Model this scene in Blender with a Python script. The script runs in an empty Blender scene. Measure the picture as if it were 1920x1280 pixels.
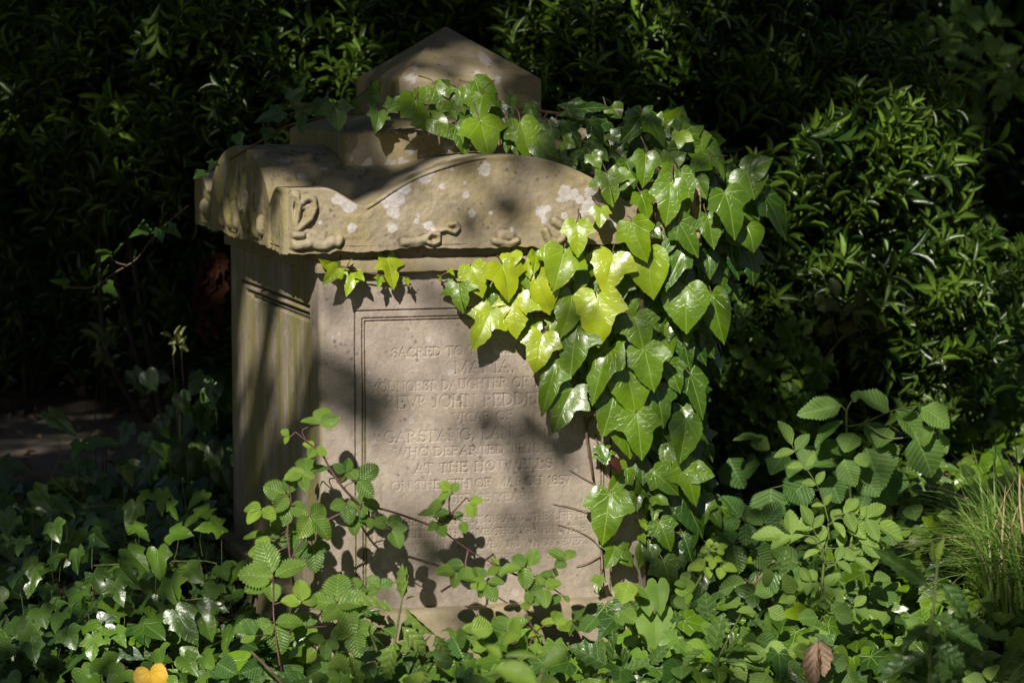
import bpy, math, random
import numpy as np
rng = np.random.default_rng(7); random.seed(7)
R = math.radians
scn = bpy.context.scene
col = scn.collection

# ------------------------------------------------------------------ camera geometry
FPX, HOR = 4800.0, 150.0
PITCH = math.atan((640 - HOR) / FPX)
CAM = np.array([0, 0, 1.30])
CF = np.array([0, math.cos(PITCH), -math.sin(PITCH)])
CU = np.array([0, math.sin(PITCH), math.cos(PITCH)])
CR = np.array([1.0, 0, 0])
def ray(x, y): return CF + CR * (x - 960) / FPX - CU * (y - 640) / FPX
def at(x, y, d):                       # point d metres ahead along a sight line (plan distance)
    r = ray(x, y); return CAM + r * (d / r[1])
AL = R(16.8)
EU = np.array([math.cos(AL), math.sin(AL), 0]); EV = np.array([-math.sin(AL), math.cos(AL), 0])
O = np.array([-0.4158, 5.5, 0.0])
def TPw(x, y, v):                      # point on a plane parallel to the tomb's front
    r = ray(x, y); return CAM + r * ((np.dot(O - CAM, EV) + v) / np.dot(r, EV))
def TP(x, y, v):
    P = TPw(x, y, v); return np.array([np.dot(P - O, EU), P[2]])
def TU(x, y, u):                       # (v,w) on a plane parallel to the tomb's side
    r = ray(x, y); P = CAM + r * ((np.dot(O - CAM, EU) + u) / np.dot(r, EU))
    return np.array([np.dot(P - O, EV), P[2]])
def loc2w(u, v, w): return O + EU * u + EV * v + np.array([0, 0, w])
def unit(a): a = np.asarray(a, float); return a / max(np.linalg.norm(a), 1e-9)

# sun: direction of travel
SUN = unit(0.60 * EU + 1.00 * EV + np.array([0, 0, -.86]))

# ------------------------------------------------------------------ noise
_perm = rng.random((64, 64, 64))
def vnoise(p):
    i = np.floor(p).astype(int); f = p - i; f = f * f * (3 - 2 * f)
    out = 0
    for dx in (0, 1):
        for dy in (0, 1):
            for dz in (0, 1):
                w = (f[:, 0] if dx else 1 - f[:, 0]) * (f[:, 1] if dy else 1 - f[:, 1]) * (f[:, 2] if dz else 1 - f[:, 2])
                out = out + w * _perm[(i[:, 0] + dx) % 64, (i[:, 1] + dy) % 64, (i[:, 2] + dz) % 64]
    return out
def fbm(p, o=4):
    s, a, t = 0, 1, 0
    for k in range(o): s = s + a * vnoise(p * 2 ** k + 17.3 * k); t += a; a *= .5
    return s / t
def sstep(a, b, x):
    t = np.clip((x - a) / (b - a), 0, 1); return t * t * (3 - 2 * t)

# ------------------------------------------------------------------ objects
def tag(o, label=None, cat=None, group=None, kind=None):
    if label: o['label'] = label
    if cat: o['category'] = cat
    if group: o['group'] = group
    if kind: o['kind'] = kind
    return o
def empty(name, loc, label, cat, group=None, rz=0):
    o = bpy.data.objects.new(name, None); col.objects.link(o)
    o.location = loc; o.rotation_euler = (0, 0, rz); o.empty_display_size = .1
    return tag(o, label, cat, group)
def mesh_obj(name, V, loops, starts, mat, parent=None, uv=None, attrs=None, smooth=True):
    me = bpy.data.meshes.new(name)
    V = np.asarray(V, np.float32)
    if parent is not None and abs(parent.rotation_euler[2]) < 1e-9:
        V = V - np.array(parent.location, np.float32)
    me.vertices.add(len(V)); me.vertices.foreach_set('co', V.ravel())
    loops = np.asarray(loops, np.int32); starts = np.asarray(starts, np.int32)
    me.loops.add(len(loops)); me.loops.foreach_set('vertex_index', loops)
    me.polygons.add(len(starts)); me.polygons.foreach_set('loop_start', starts)
    if uv is not None:
        l = me.uv_layers.new(name='UVMap'); l.data.foreach_set('uv', np.asarray(uv, np.float32)[loops].ravel())
    for k, a in (attrs or {}).items():
        at_ = me.attributes.new(k, 'FLOAT', 'POINT'); at_.data.foreach_set('value', np.asarray(a, np.float32))
    me.update(calc_edges=True); me.validate()
    me.polygons.foreach_set('use_smooth', np.full(len(me.polygons), smooth))
    me.materials.append(mat)
    o = bpy.data.objects.new(name, me); col.objects.link(o)
    if parent is not None: o.parent = parent
    return o

class MB:                              # plain mesh collector
    def __init__(s): s.v = []; s.l = []; s.st = []; s.n = 0; s.nl = 0; s.t = []; s.uv = []
    def add(s, V, faces, tint=.5, uv=None):
        V = np.asarray(V, float)
        for f in faces:
            s.st.append(s.nl); s.l.extend([i + s.n for i in f]); s.nl += len(f)
        s.v.append(V); s.n += len(V)
        s.t.append(np.full(len(V), tint) if np.isscalar(tint) else np.asarray(tint))
        s.uv.append(V[:, :2] if uv is None else np.asarray(uv))
    def tube(s, pts, r0, r1=None, n=6, tint=.5):
        pts = [np.asarray(p, float) for p in pts]; r1 = r0 if r1 is None else r1
        V = []; m = len(pts); prev = None
        for i, p in enumerate(pts):
            d = unit(pts[min(i + 1, m - 1)] - pts[max(i - 1, 0)])
            a = np.cross(d, [0, 0, 1.0]) if prev is None else prev - d * np.dot(prev, d)
            if np.linalg.norm(a) < 1e-3: a = np.cross(d, [1.0, 0, 0])
            a = unit(a); b = np.cross(d, a); prev = a
            r = r0 + (r1 - r0) * i / max(m - 1, 1)
            for k in range(n): V.append(p + r * (a * math.cos(2 * math.pi * k / n) + b * math.sin(2 * math.pi * k / n)))
        F = [(i * n + k, i * n + (k + 1) % n, (i + 1) * n + (k + 1) % n, (i + 1) * n + k) for i in range(m - 1) for k in range(n)]
        F.append(tuple(range(n))[::-1]); F.append(tuple(range((m - 1) * n, m * n)))
        s.add(V, F, tint)
    def build(s, name, mat, parent=None, smooth=True, **kw):
        if not s.v: return None
        return mesh_obj(name, np.concatenate(s.v), s.l, s.st, mat, parent, uv=np.concatenate(s.uv), attrs={'tint': np.concatenate(s.t)}, smooth=smooth)

def spline(P, n=6):                    # Catmull-Rom through points
    P = [np.asarray(p, float) for p in P]
    Q = [2 * P[0] - P[1]] + P + [2 * P[-1] - P[-2]]; out = []
    for i in range(1, len(Q) - 2):
        a, b, c, d = Q[i - 1:i + 3]
        for k in range(n):
            t = k / n; out.append(.5 * (2 * b + (c - a) * t + (2 * a - 5 * b + 4 * c - d) * t * t + (3 * b - a - 3 * c + d) * t ** 3))
    out.append(P[-1]); return out

# ------------------------------------------------------------------ leaf templates: (verts, faces, uv); base at origin, tip at y=1, width 1
def fan_template(half, c, rings, zf, sub=3, seed=0):
    h = spline([np.array([0, 0])] + [np.array(p) for p in half], sub)
    r = np.random.default_rng(seed)
    right = np.array(h); left = right[1:-1][::-1] * [-1, 1]
    out = np.concatenate([right, left])
    out = out + r.normal(0, .008, out.shape) * [[1, 1]]
    out[0] = [0, 0]; out[len(right) - 1] = [0, 1]
    n = len(out); C = np.array([0, c])
    P = [C]; 
    for k in range(1, rings + 1): P += list(C + (out - C) * (k / rings))
    P = np.array(P); F = []
    for i in range(n): F.append((0, 1 + i, 1 + (i + 1) % n))
    for k in range(rings - 1):
        for i in range(n):
            a = 1 + k * n; b = a + n; j = (i + 1) % n
            F.append((a + i, b + i, b + j, a + j))
    z = zf(P[:, 0], P[:, 1], r)
    return np.column_stack([P, z]), F, P.copy()
def strip_template(wf, rows, cols, zf, teeth=0, depth=.1, fwd=.03, seed=0):
    r = np.random.default_rng(seed); P = []; F = []
    ys = np.linspace(0, 1, rows + 1); cs = np.linspace(-1, 1, cols)
    for i, y in enumerate(ys):
        w = wf(y)
        for c in cs:
            x = c * w; yy = y + .06 * abs(c) * (1 - y) * (y > 0)
            if teeth and abs(c) > .99 and 0 < i < rows:
                k = i % teeth
                m = (1 - depth, 1 + depth * .6)[k == 0] if teeth == 2 else 1 + depth * (1 if k == 0 else -.6)
                x *= m; yy += fwd * (1 if k == 0 else -.3)
            P.append((x, yy))
    P = np.array(P)
    for i in range(rows):
        for j in range(cols - 1):
            a = i * cols + j; F.append((a, a + 1, a + cols + 1, a + cols))
    z = zf(P[:, 0], P[:, 1], r)
    return np.column_stack([P, z]), F, P.copy()
def z_ivy(fold, droop, lobe, rip):
    def f(x, y, r):
        a = r.uniform(0, 6, 3); k = r.uniform(.7, 1.4)
        return fold * k * np.abs(x) ** 1.15 - droop * np.maximum(y - .25, 0) ** 2 - lobe * np.maximum(np.abs(x) - .22, 0) * 1.5 \
            + rip * np.sin(9 * x + a[0]) * np.sin(7 * y + a[1]) + r.uniform(-.18, .18) * x + .12 * r.uniform(-1, 1) * x * y
    return f
IVY_A = [(.07, -.09), (.2, -.14), (.32, -.11), (.40, .0), (.47, .14), (.54, .27), (.41, .335), (.31, .41), (.285, .55), (.19, .76), (.08, .9), (0, 1)]
IVY_B = [(.06, -.08), (.17, -.17), (.28, -.2), (.32, -.05), (.37, .06), (.47, .16), (.56, .29), (.42, .33), (.28, .37), (.24, .46), (.26, .57), (.19, .73), (.09, .88), (0, 1)]
IVY_C = [(.08, -.1), (.22, -.15), (.37, -.08), (.47, .08), (.5, .24), (.45, .42), (.34, .6), (.19, .8), (.08, .92), (0, 1)]
HEART = [(.08, -.13), (.2, -.2), (.36, -.17), (.47, -.02), (.5, .2), (.43, .42), (.3, .64), (.14, .86), (0, 1)]
def norm_w(half):
    m = max(p[0] for p in half) * 2; return [(p[0] / m, p[1]) for p in half]
def ivyset(half, lo=False, n=6, s0=0):
    return [fan_template(norm_w(half), .12, 2 if lo else 4, z_ivy(.22, .28, .22, .012 if lo else .02), 2 if lo else 3, seed=s0 + i) for i in range(n)]
T = {}
T['ivyA'] = ivyset(IVY_A, s0=0); T['ivyB'] = ivyset(IVY_B, s0=20); T['ivyC'] = ivyset(IVY_C, s0=40)
T['ivylo'] = ivyset(IVY_A, True, 4, 60) + ivyset(IVY_B, True, 4, 70) + ivyset(IVY_C, True, 2, 80)
T['heart'] = [fan_template(norm_w(HEART), .15, 4, z_ivy(.15, .3, .1, .015), 3, seed=90 + i) for i in range(4)]
def z_pleat(fold, droop, nv, amp):
    def f(x, y, r):
        return fold * r.uniform(.6, 1.4) * np.abs(x) - droop * r.uniform(.5, 1.5) * y * y + amp * np.sin((y - .55 * np.abs(x)) * nv * 6.283) * np.minimum(1, np.abs(x) * 5) + r.uniform(-.1, .1) * x + .022 * np.sin(9 * x + r.uniform(0, 6)) * np.sin(8 * y + r.uniform(0, 6))
    return f
ell = lambda y, p=.8, q=.9: .5 * (max(math.sin(math.pi * min(1, y ** p)), 0) ** q)
T['bramble'] = [strip_template(lambda y: ell(y, .76, .62), 22, 7, z_pleat(.22, .16, 8, .006), 2, .13, .014, 100 + i) for i in range(6)]
T['hazel'] = [strip_template(lambda y: ell(y, .76, .75) * (1 + .05 * math.sin(14 * y)), 28, 9, z_pleat(.18, .25, 10, .0035), 2, .1, .014, 110 + i) for i in range(5)]
T['ash'] = [strip_template(lambda y: ell(y, .85, .8), 16, 5, z_pleat(.25, .15, 7, .01), 2, .06, .01, 120 + i) for i in range(4)]
T['holly'] = [strip_template(lambda y: ell(y, .9, .7) * .82, 16, 7, lambda x, y, r: .3 * np.abs(x) - .3 * y * y * r.uniform(.3, 1.2) + .028 * np.cos(y * 25.1 * .995) * np.maximum(np.abs(x) - .12, 0) * 3, 4, .26, .03, 130 + i) for i in range(5)]
T['laurel'] = [strip_template(lambda y: ell(y, .95, .85), 5, 3, lambda x, y, r: .4 * np.abs(x) - .13 * y * y * r.uniform(-.5, 1.2), seed=140 + i) for i in range(5)]
T['oval'] = [strip_template(lambda y: ell(y, .9, .65), 10, 5, lambda x, y, r: .35 * np.abs(x) - .15 * y * y * r.uniform(-.3, 1.2), seed=150 + i) for i in range(4)]
T['canopy'] = [strip_template(lambda y: ell(y, .9, .7), 3, 3, lambda x, y, r: .2 * np.abs(x), seed=160 + i) for i in range(2)]
T['dead'] = [strip_template(lambda y: ell(y, .85, .7), 12, 7, lambda x, y, r: 1.3 * x * x + .25 * np.sin(5 * y + r.uniform(0, 6)) * .3 - .2 * y * y + .05 * np.sin(20 * x + 9 * y), 3, .12, .02, 170 + i) for i in range(4)]

class Leaves:
    def __init__(s): s.d = {}
    def add(s, kind, base, d, n, L, W, tint=.5, var=None):
        d = unit(d); n = np.asarray(n, float); n = n - d * np.dot(n, d)
        if np.linalg.norm(n) < 1e-4: n = np.cross(d, [.3, .5, .8])
        n = unit(n); x = np.cross(d, n)
        k = (kind, random.randrange(len(T[kind])) if var is None else var)
        s.d.setdefault(k, []).append((np.column_stack([x * W, d * L, n * L]), np.asarray(base, float), tint))
    def count(s): return sum(len(v) for v in s.d.values())
    def build(s, name, mat, parent=None, **kw):
        V = []; lo = []; st = []; uv = []; tt = []; nv = 0; nl = 0
        for (kind, var), items in s.d.items():
            P, F, U = T[kind][var]
            M = np.array([i[0] for i in items]); B = np.array([i[1] for i in items]); ti = np.array([i[2] for i in items])
            Q = np.einsum('kij,nj->kni', M, P) + B[:, None, :]
            V.append(Q.reshape(-1, 3)); uv.append(np.tile(U, (len(items), 1))); tt.append(np.repeat(ti, len(P)))
            fl = np.array([i for f in F for i in f]); ln = np.array([len(f) for f in F]); s0 = np.concatenate([[0], np.cumsum(ln)[:-1]])
            k = np.arange(len(items))
            lo.append((fl[None] + (k * len(P))[:, None] + nv).ravel()); st.append((s0[None] + (k * len(fl))[:, None] + nl).ravel())
            nv += len(P) * len(items); nl += len(fl) * len(items)
        if not V: return None
        return mesh_obj(name, np.concatenate(V), np.concatenate(lo), np.concatenate(st), mat, parent, uv=np.concatenate(uv), attrs={'tint': np.concatenate(tt)})

# ------------------------------------------------------------------ materials
class NT:
    def __init__(s, name):
        s.m = bpy.data.materials.new(name); s.m.use_nodes = True; s.t = s.m.node_tree; s.t.nodes.clear()
    def n(s, typ, **kw):
        x = s.t.nodes.new(typ)
        for k, v in kw.items(): setattr(x, k, v)
        return x
    def put(s, sock, v):
        if isinstance(v, bpy.types.NodeSocket): s.t.links.new(v, sock)
        elif v is not None: sock.default_value = v
    def math(s, op, a, b=None, c=None, clamp=False):
        x = s.n('ShaderNodeMath', operation=op, use_clamp=clamp)
        for i, v in enumerate((a, b, c)):
            if v is not None: s.put(x.inputs[i], v)
        return x.outputs[0]
    def mix(s, f, a, b, mode='MIX'):
        x = s.n('ShaderNodeMix', data_type='RGBA', blend_type=mode)
        s.put(x.inputs[0], f); s.put(x.inputs[6], a if isinstance(a, bpy.types.NodeSocket) else (*a, 1)); s.put(x.inputs[7], b if isinstance(b, bpy.types.NodeSocket) else (*b, 1))
        return x.outputs[2]
    def ramp(s, v, lo, hi, a=0.0, b=1.0):
        x = s.n('ShaderNodeMapRange', interpolation_type='SMOOTHSTEP'); x.clamp = True
        s.put(x.inputs[0], v); x.inputs[1].default_value = lo; x.inputs[2].default_value = hi; x.inputs[3].default_value = a; x.inputs[4].default_value = b
        return x.outputs[0]
    def noise(s, vec, scale, detail=4, rough=.55, dist=0):
        x = s.n('ShaderNodeTexNoise'); s.put(x.inputs['Vector'], vec)
        x.inputs['Scale'].default_value = scale; x.inputs['Detail'].default_value = detail; x.inputs['Roughness'].default_value = rough; x.inputs['Distortion'].default_value = dist
        return x.outputs[0]
    def attr(s, name): return s.n('ShaderNodeAttribute', attribute_name=name).outputs['Fac']
    def mapv(s, vec, scale):
        x = s.n('ShaderNodeMapping'); s.put(x.inputs[0], vec); x.inputs['Scale'].default_value = scale; return x.outputs[0]
    def bump(s, h, strength, dist, normal=None):
        x = s.n('ShaderNodeBump'); x.inputs['Strength'].default_value = strength; x.inputs['Distance'].default_value = dist
        s.put(x.inputs['Height'], h)
        if normal is not None: s.put(x.inputs['Normal'], normal)
        return x.outputs[0]
    def out(s, sh):
        o = s.n('ShaderNodeOutputMaterial'); s.t.links.new(sh, o.inputs[0]); return s.m

def leaf_mat(name, dark, light, veins, rough=.3, trans=.3, vcol=None, vstr=.6, nside=6, spec=.5, blotch=0.0, bumpd=.003, young=None):
    N = NT(name)
    uv = N.n('ShaderNodeTexCoord').outputs['UV']; sep = N.n('ShaderNodeSeparateXYZ'); N.put(sep.inputs[0], uv)
    x, y = sep.outputs[0], sep.outputs[1]; ax = N.math('ABSOLUTE', x)
    obj = N.n('ShaderNodeTexCoord').outputs['Object']
    tint = N.attr('tint')
    rnd = N.n('ShaderNodeNewGeometry').outputs['Random Per Island']
    wob = N.math('MULTIPLY', N.math('SUBTRACT', N.noise(obj, 60, 2), .5), .05)
    def line(dist, w): return N.ramp(dist, w * .3, w, 1, 0)
    v = line(N.math('ABSOLUTE', N.math('ADD', x, N.math('MULTIPLY', wob, .3))), .018)
    sec = None
    if veins == 'palm':
        for a in (42, 80, 125):
            c, s_ = math.cos(R(a)), math.sin(R(a))
            d = N.math('ABSOLUTE', N.math('ADD', N.math('SUBTRACT', N.math('MULTIPLY', ax, c), N.math('MULTIPLY', y, s_)), wob))
            f = N.math('ADD', N.math('MULTIPLY', ax, s_), N.math('MULTIPLY', y, c))
            l = N.math('MULTIPLY', line(d, .014), N.ramp(f, -.01, .02))
            l = N.math('MULTIPLY', l, N.ramp(f, .28, .55, .9, .15))
            v = N.math('MAXIMUM', v, l)
        ph = N.math('FRACT', N.math('MULTIPLY', N.math('SUBTRACT', N.math('SUBTRACT', y, N.math('MULTIPLY', ax, .8)), wob), 4.5))
        sv = N.math('MULTIPLY', N.ramp(N.math('ABSOLUTE', N.math('SUBTRACT', ph, .5)), .02, .07, 1, 0), N.ramp(y, .3, .45, 0, .28))
        v = N.math('MAXIMUM', v, sv)
        vo = N.n('ShaderNodeTexVoronoi', feature='DISTANCE_TO_EDGE'); N.put(vo.inputs['Vector'], uv); vo.inputs['Scale'].default_value = 9
        sec = N.ramp(vo.outputs['Distance'], 0, .05, 1, 0)
        v = N.math('MAXIMUM', v, N.math('MULTIPLY', sec, .22))
        hgt = N.math('ADD', N.math('MULTIPLY', v, -.4), N.math('MULTIPLY', N.noise(obj, 26, 1), .4))
    elif veins == 'pinn':
        ph = N.math('FRACT', N.math('MULTIPLY', N.math('SUBTRACT', N.math('SUBTRACT', y, N.math('MULTIPLY', ax, .62)), N.math('MULTIPLY', wob, .6)), float(nside)))
        dd = N.math('ABSOLUTE', N.math('SUBTRACT', ph, .5))
        sv = N.ramp(dd, .03, .11, 1, 0)
        v = N.math('MAXIMUM', v, N.math('MULTIPLY', sv, .7))
        vo = N.n('ShaderNodeTexVoronoi', feature='DISTANCE_TO_EDGE'); N.put(vo.inputs['Vector'], uv); vo.inputs['Scale'].default_value = 16
        sec = N.ramp(vo.outputs['Distance'], 0, .12, 1, 0)
        hgt = N.math('ADD', N.math('MULTIPLY', dd, 1.6), N.math('ADD', N.math('MULTIPLY', sec, -.35), N.math('MULTIPLY', v, -.4)))
    else:
        hgt = N.noise(obj, 40, 2)
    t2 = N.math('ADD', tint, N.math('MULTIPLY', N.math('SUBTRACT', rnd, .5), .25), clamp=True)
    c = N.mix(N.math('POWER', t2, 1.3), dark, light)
    if young: c = N.mix(N.ramp(t2, .62, 1.0), c, young)
    nz = N.noise(obj, 22, 3)
    c = N.mix(N.ramp(nz, .35, .75, 0, .35), c, tuple(k * .55 for k in dark))
    vc = vcol or tuple(min(1, k * 1.25 + .03) for k in light)
    c = N.mix(N.math('MULTIPLY', v, vstr), c, vc)
    if blotch:
        c = N.mix(N.ramp(N.noise(obj, 30, 3), .66, .72, 0, blotch), c, (.16, .085, .03))
    P = N.n('ShaderNodeBsdfPrincipled'); N.put(P.inputs['Base Color'], c)
    N.put(P.inputs['Roughness'], N.math('ADD', rough, N.math('MULTIPLY', N.noise(obj, 90, 2), .08)))
    P.inputs['Specular IOR Level'].default_value = spec
    N.put(P.inputs['Normal'], N.bump(hgt, .55, bumpd))
    sh = P.outputs[0]
    if trans:
        tr = N.n('ShaderNodeBsdfTranslucent'); N.put(tr.inputs[0], N.mix(.5, c, tuple(min(1, k * 1.5) for k in light)))
        mx = N.n('ShaderNodeMixShader'); mx.inputs[0].default_value = trans; N.put(mx.inputs[1], sh); N.put(mx.inputs[2], tr.outputs[0]); sh = mx.outputs[0]
    return N.out(sh)
def plain_mat(name, a, b, scale=20, rough=.8, bumps=.3, bd=.004, stretch=(1, 1, 1)):
    N = NT(name); obj = N.mapv(N.n('ShaderNodeTexCoord').outputs['Object'], stretch)
    nz = N.noise(obj, scale, 5, .6)
    P = N.n('ShaderNodeBsdfPrincipled'); N.put(P.inputs['Base Color'], N.mix(N.ramp(nz, .3, .7), a, b)); P.inputs['Roughness'].default_value = rough
    N.put(P.inputs['Normal'], N.bump(nz, bumps, bd)); return N.out(P.outputs[0])
def sep2(N, v):
    s = N.n('ShaderNodeSeparateXYZ'); N.put(s.inputs[0], v); return s.outputs[2]
def stone_mat(name, a, b, algae, ochre, grain=1.0):
    N = NT(name); tc = N.n('ShaderNodeTexCoord'); obj = tc.outputs['Object']
    n1 = N.noise(obj, 5, 5, .6); n2 = N.noise(obj, 22, 5, .65, .4); n3 = N.noise(obj, 260, 3, .6)
    c = N.mix(N.ramp(n1, .3, .7), a, b)
    c = N.mix(N.ramp(n2, .42, .72, 0, .55), c, tuple(k * .62 for k in a))
    c = N.mix(N.math('MULTIPLY', N.ramp(N.noise(obj, 9, 4, .6, .5), .4, .68), ochre), c, (.47, .375, .14))
    # green film running down the faces turned to the side
    sep = N.n('ShaderNodeSeparateXYZ'); N.put(sep.inputs[0], tc.outputs['Normal'])
    side = N.ramp(sep.outputs[0], -.35, -.8)
    st = N.noise(N.mapv(obj, (17, 15, 1.6)), 1.0, 6, .65)
    st2 = N.noise(N.mapv(obj, (90, 80, 2.5)), 1.0, 4, .6)
    c = N.mix(N.math('MULTIPLY', N.math('MULTIPLY', side, N.ramp(st, .36, .62)), algae), c, (.33, .295, .085))
    c = N.mix(N.math('MULTIPLY', N.math('MULTIPLY', side, N.ramp(st2, .42, .7)), algae * .35), c, (.13, .11, .06))
    zz = N.ramp(sep2(N, obj), .12, .5, 1, 0)
    c = N.mix(N.math('MULTIPLY', N.math('MULTIPLY', zz, N.ramp(N.noise(obj, 7, 4, .6), .4, .7)), .55), c, (.20, .185, .10))
    c = N.mix(N.math('MULTIPLY', N.ramp(N.noise(N.mapv(obj, (24, 24, 1.6)), 1.0, 5, .65), .56, .74), .4), c, (.15, .125, .10))
    # dark speckle, pale lichen
    vo = N.n('ShaderNodeTexVoronoi'); N.put(vo.inputs['Vector'], obj); vo.inputs['Scale'].default_value = 55; vo.inputs['Randomness'].default_value = 1
    spk = N.math('MULTIPLY', N.ramp(vo.outputs['Distance'], .16, .30, 1, 0), N.ramp(N.noise(obj, 12, 2), .48, .62, 0, .62))
    c = N.mix(spk, c, (.11, .09, .075))
    vo2 = N.n('ShaderNodeTexVoronoi'); N.put(vo2.inputs['Vector'], obj); vo2.inputs['Scale'].default_value = 34
    sp2 = N.math('MULTIPLY', N.ramp(vo2.outputs['Distance'], .10, .20, 1, 0), N.ramp(N.noise(obj, 15, 2), .58, .66, 0, .55))
    c = N.mix(sp2, c, (.52, .48, .43))
    li = N.attr('lichen_lit')
    c = N.mix(N.math('MULTIPLY', li, N.ramp(n2, .2, .6, .8, 1)), c, (.66, .61, .585))  # also carries the lit edges painted into the lettering
    c = N.mix(N.attr('dirt'), c, (.035, .028, .02))  # also carries shade painted into the moulding grooves
    c = N.mix(N.ramp(n3, .3, .75, 0, .35), c, tuple(k * .5 for k in a))
    P = N.n('ShaderNodeBsdfPrincipled'); N.put(P.inputs['Base Color'], c); P.inputs['Roughness'].default_value = .9; P.inputs['Specular IOR Level'].default_value = .2
    h = N.math('ADD', N.math('MULTIPLY', n2, .8), N.math('ADD', N.math('MULTIPLY', n3, .35 * grain), N.math('MULTIPLY', li, .2)))
    N.put(P.inputs['Normal'], N.bump(h, .55, .004)); return N.out(P.outputs[0])

M = {}
M['die'] = stone_mat('pedestal_sandstone', (.42, .345, .292), (.57, .478, .405), 1.0, .12)
M['cap'] = stone_mat('capstone_sandstone', (.36, .295, .20), (.48, .405, .29), .95, .55)
M['dark_slab'] = stone_mat('ledger_stone', (.20, .16, .13), (.27, .22, .18), 0, .1)
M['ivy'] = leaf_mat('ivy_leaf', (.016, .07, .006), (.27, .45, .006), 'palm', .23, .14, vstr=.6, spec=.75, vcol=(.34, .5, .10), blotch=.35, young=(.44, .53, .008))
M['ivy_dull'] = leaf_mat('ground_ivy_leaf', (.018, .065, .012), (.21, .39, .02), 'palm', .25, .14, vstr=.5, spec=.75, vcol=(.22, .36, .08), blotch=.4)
M['bramble'] = leaf_mat('bramble_leaf', (.028, .11, .02), (.33, .49, .045), 'pinn', .34, .22, nside=8, vstr=.4, spec=.6, blotch=.3, bumpd=.002)
M['hazel'] = leaf_mat('hazel_leaf', (.05, .14, .03), (.29, .45, .09), 'pinn', .45, .3, nside=8, vstr=.5, spec=.4, bumpd=.0015)
M['ash'] = leaf_mat('seedling_leaf', (.06, .15, .03), (.36, .52, .10), 'pinn', .42, .3, nside=7, vstr=.45, spec=.45, bumpd=.0015)
M['heart'] = leaf_mat('bindweed_leaf', (.08, .18, .03), (.26, .42, .06), 'palm', .5, .35, vstr=.3, spec=.3)
M['holly'] = leaf_mat('holly_leaf', (.04, .11, .02), (.30, .44, .06), 'pinn', .25, .15, vcol=(.3, .36, .1), vstr=.45, nside=5)
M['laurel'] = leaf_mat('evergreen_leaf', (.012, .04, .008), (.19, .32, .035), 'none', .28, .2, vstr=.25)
M['oval'] = leaf_mat('privet_leaf', (.05, .13, .02), (.26, .40, .05), 'none', .35, .3, vstr=.3)
M['pale'] = leaf_mat('pale_shoot_leaf', (.10, .12, .03), (.34, .36, .12), 'none', .5, .3, vstr=.2)
M['canopy'] = leaf_mat('oak_leaf', (.03, .07, .015), (.07, .14, .02), 'none', .5, .12)
M['yellow'] = leaf_mat('fallen_yellow_leaf', (.75, .38, .006), (.95, .58, .008), 'palm', .45, .3, vstr=.1, vcol=(.5, .3, .02), blotch=.8)
M['dead'] = leaf_mat('dead_leaf', (.12, .06, .035), (.62, .44, .31), 'pinn', .75, .15, vstr=.35, spec=.15)
M['fern'] = leaf_mat('dead_bracken_leaf', (.04, .015, .009), (.10, .04, .022), 'none', .8, .2, spec=.1)
M['grass'] = leaf_mat('grass_blade', (.12, .25, .03), (.40, .56, .14), 'none', .4, .3)
M['yew'] = leaf_mat('yew_needle', (.05, .11, .02), (.2, .32, .05), 'none', .4, .2)
M['stem_green'] = plain_mat('green_stem', (.10, .13, .04), (.17, .2, .06), 60, .6)
M['stem_red'] = plain_mat('bramble_cane', (.10, .04, .045), (.17, .08, .07), 60, .55)
M['stem_tan'] = plain_mat('ivy_rootlet', (.20, .13, .09), (.34, .24, .17), 50, .85, .4)
M['stem_brown'] = plain_mat('woody_stem', (.09, .055, .035), (.20, .13, .085), 50, .85, .6)
M['bark'] = plain_mat('tree_bark', (.03, .025, .02), (.09, .07, .055), 14, .95, .9, .02, (1, 1, .25))
M['soil'] = plain_mat('leaf_litter_soil', (.022, .015, .01), (.075, .05, .03), 26, .95, .9, .02)
M['straw'] = plain_mat('dry_stalk', (.30, .21, .12), (.45, .34, .2), 40, .8)

# ================================================================== THE TOMB
tomb = empty('chest_tomb', tuple(O), 'tall weathered sandstone chest tomb with arched capstone, pyramid top and carved inscription, draped in ivy', 'tomb', rz=AL)
def segdist(X, Y, a, b):
    a = np.asarray(a, float); b = np.asarray(b, float); d = b - a; L = max(np.dot(d, d), 1e-12)
    t = np.clip(((X - a[0]) * d[0] + (Y - a[1]) * d[1]) / L, 0, 1)
    return np.hypot(X - a[0] - t * d[0], Y - a[1] - t * d[1]), t
def grid_mesh(name, P, mat, attrs=None, mask=None, flip=False):
    ny, nx = P.shape[:2]; idx = np.arange(ny * nx).reshape(ny, nx)
    q = np.stack([idx[:-1, :-1], idx[:-1, 1:], idx[1:, 1:], idx[1:, :-1]], -1)
    if flip: q = q[..., ::-1]
    q = q[mask] if mask is not None else q.reshape(-1, 4)
    used = np.unique(q); re = np.full(ny * nx, -1); re[used] = np.arange(len(used))
    q = re[q]
    return mesh_obj(name, P.reshape(-1, 3)[used], q.ravel(), np.arange(len(q)) * 4, mat, tomb, attrs={k: np.asarray(v).ravel()[used] for k, v in (attrs or {}).items()})
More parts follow.
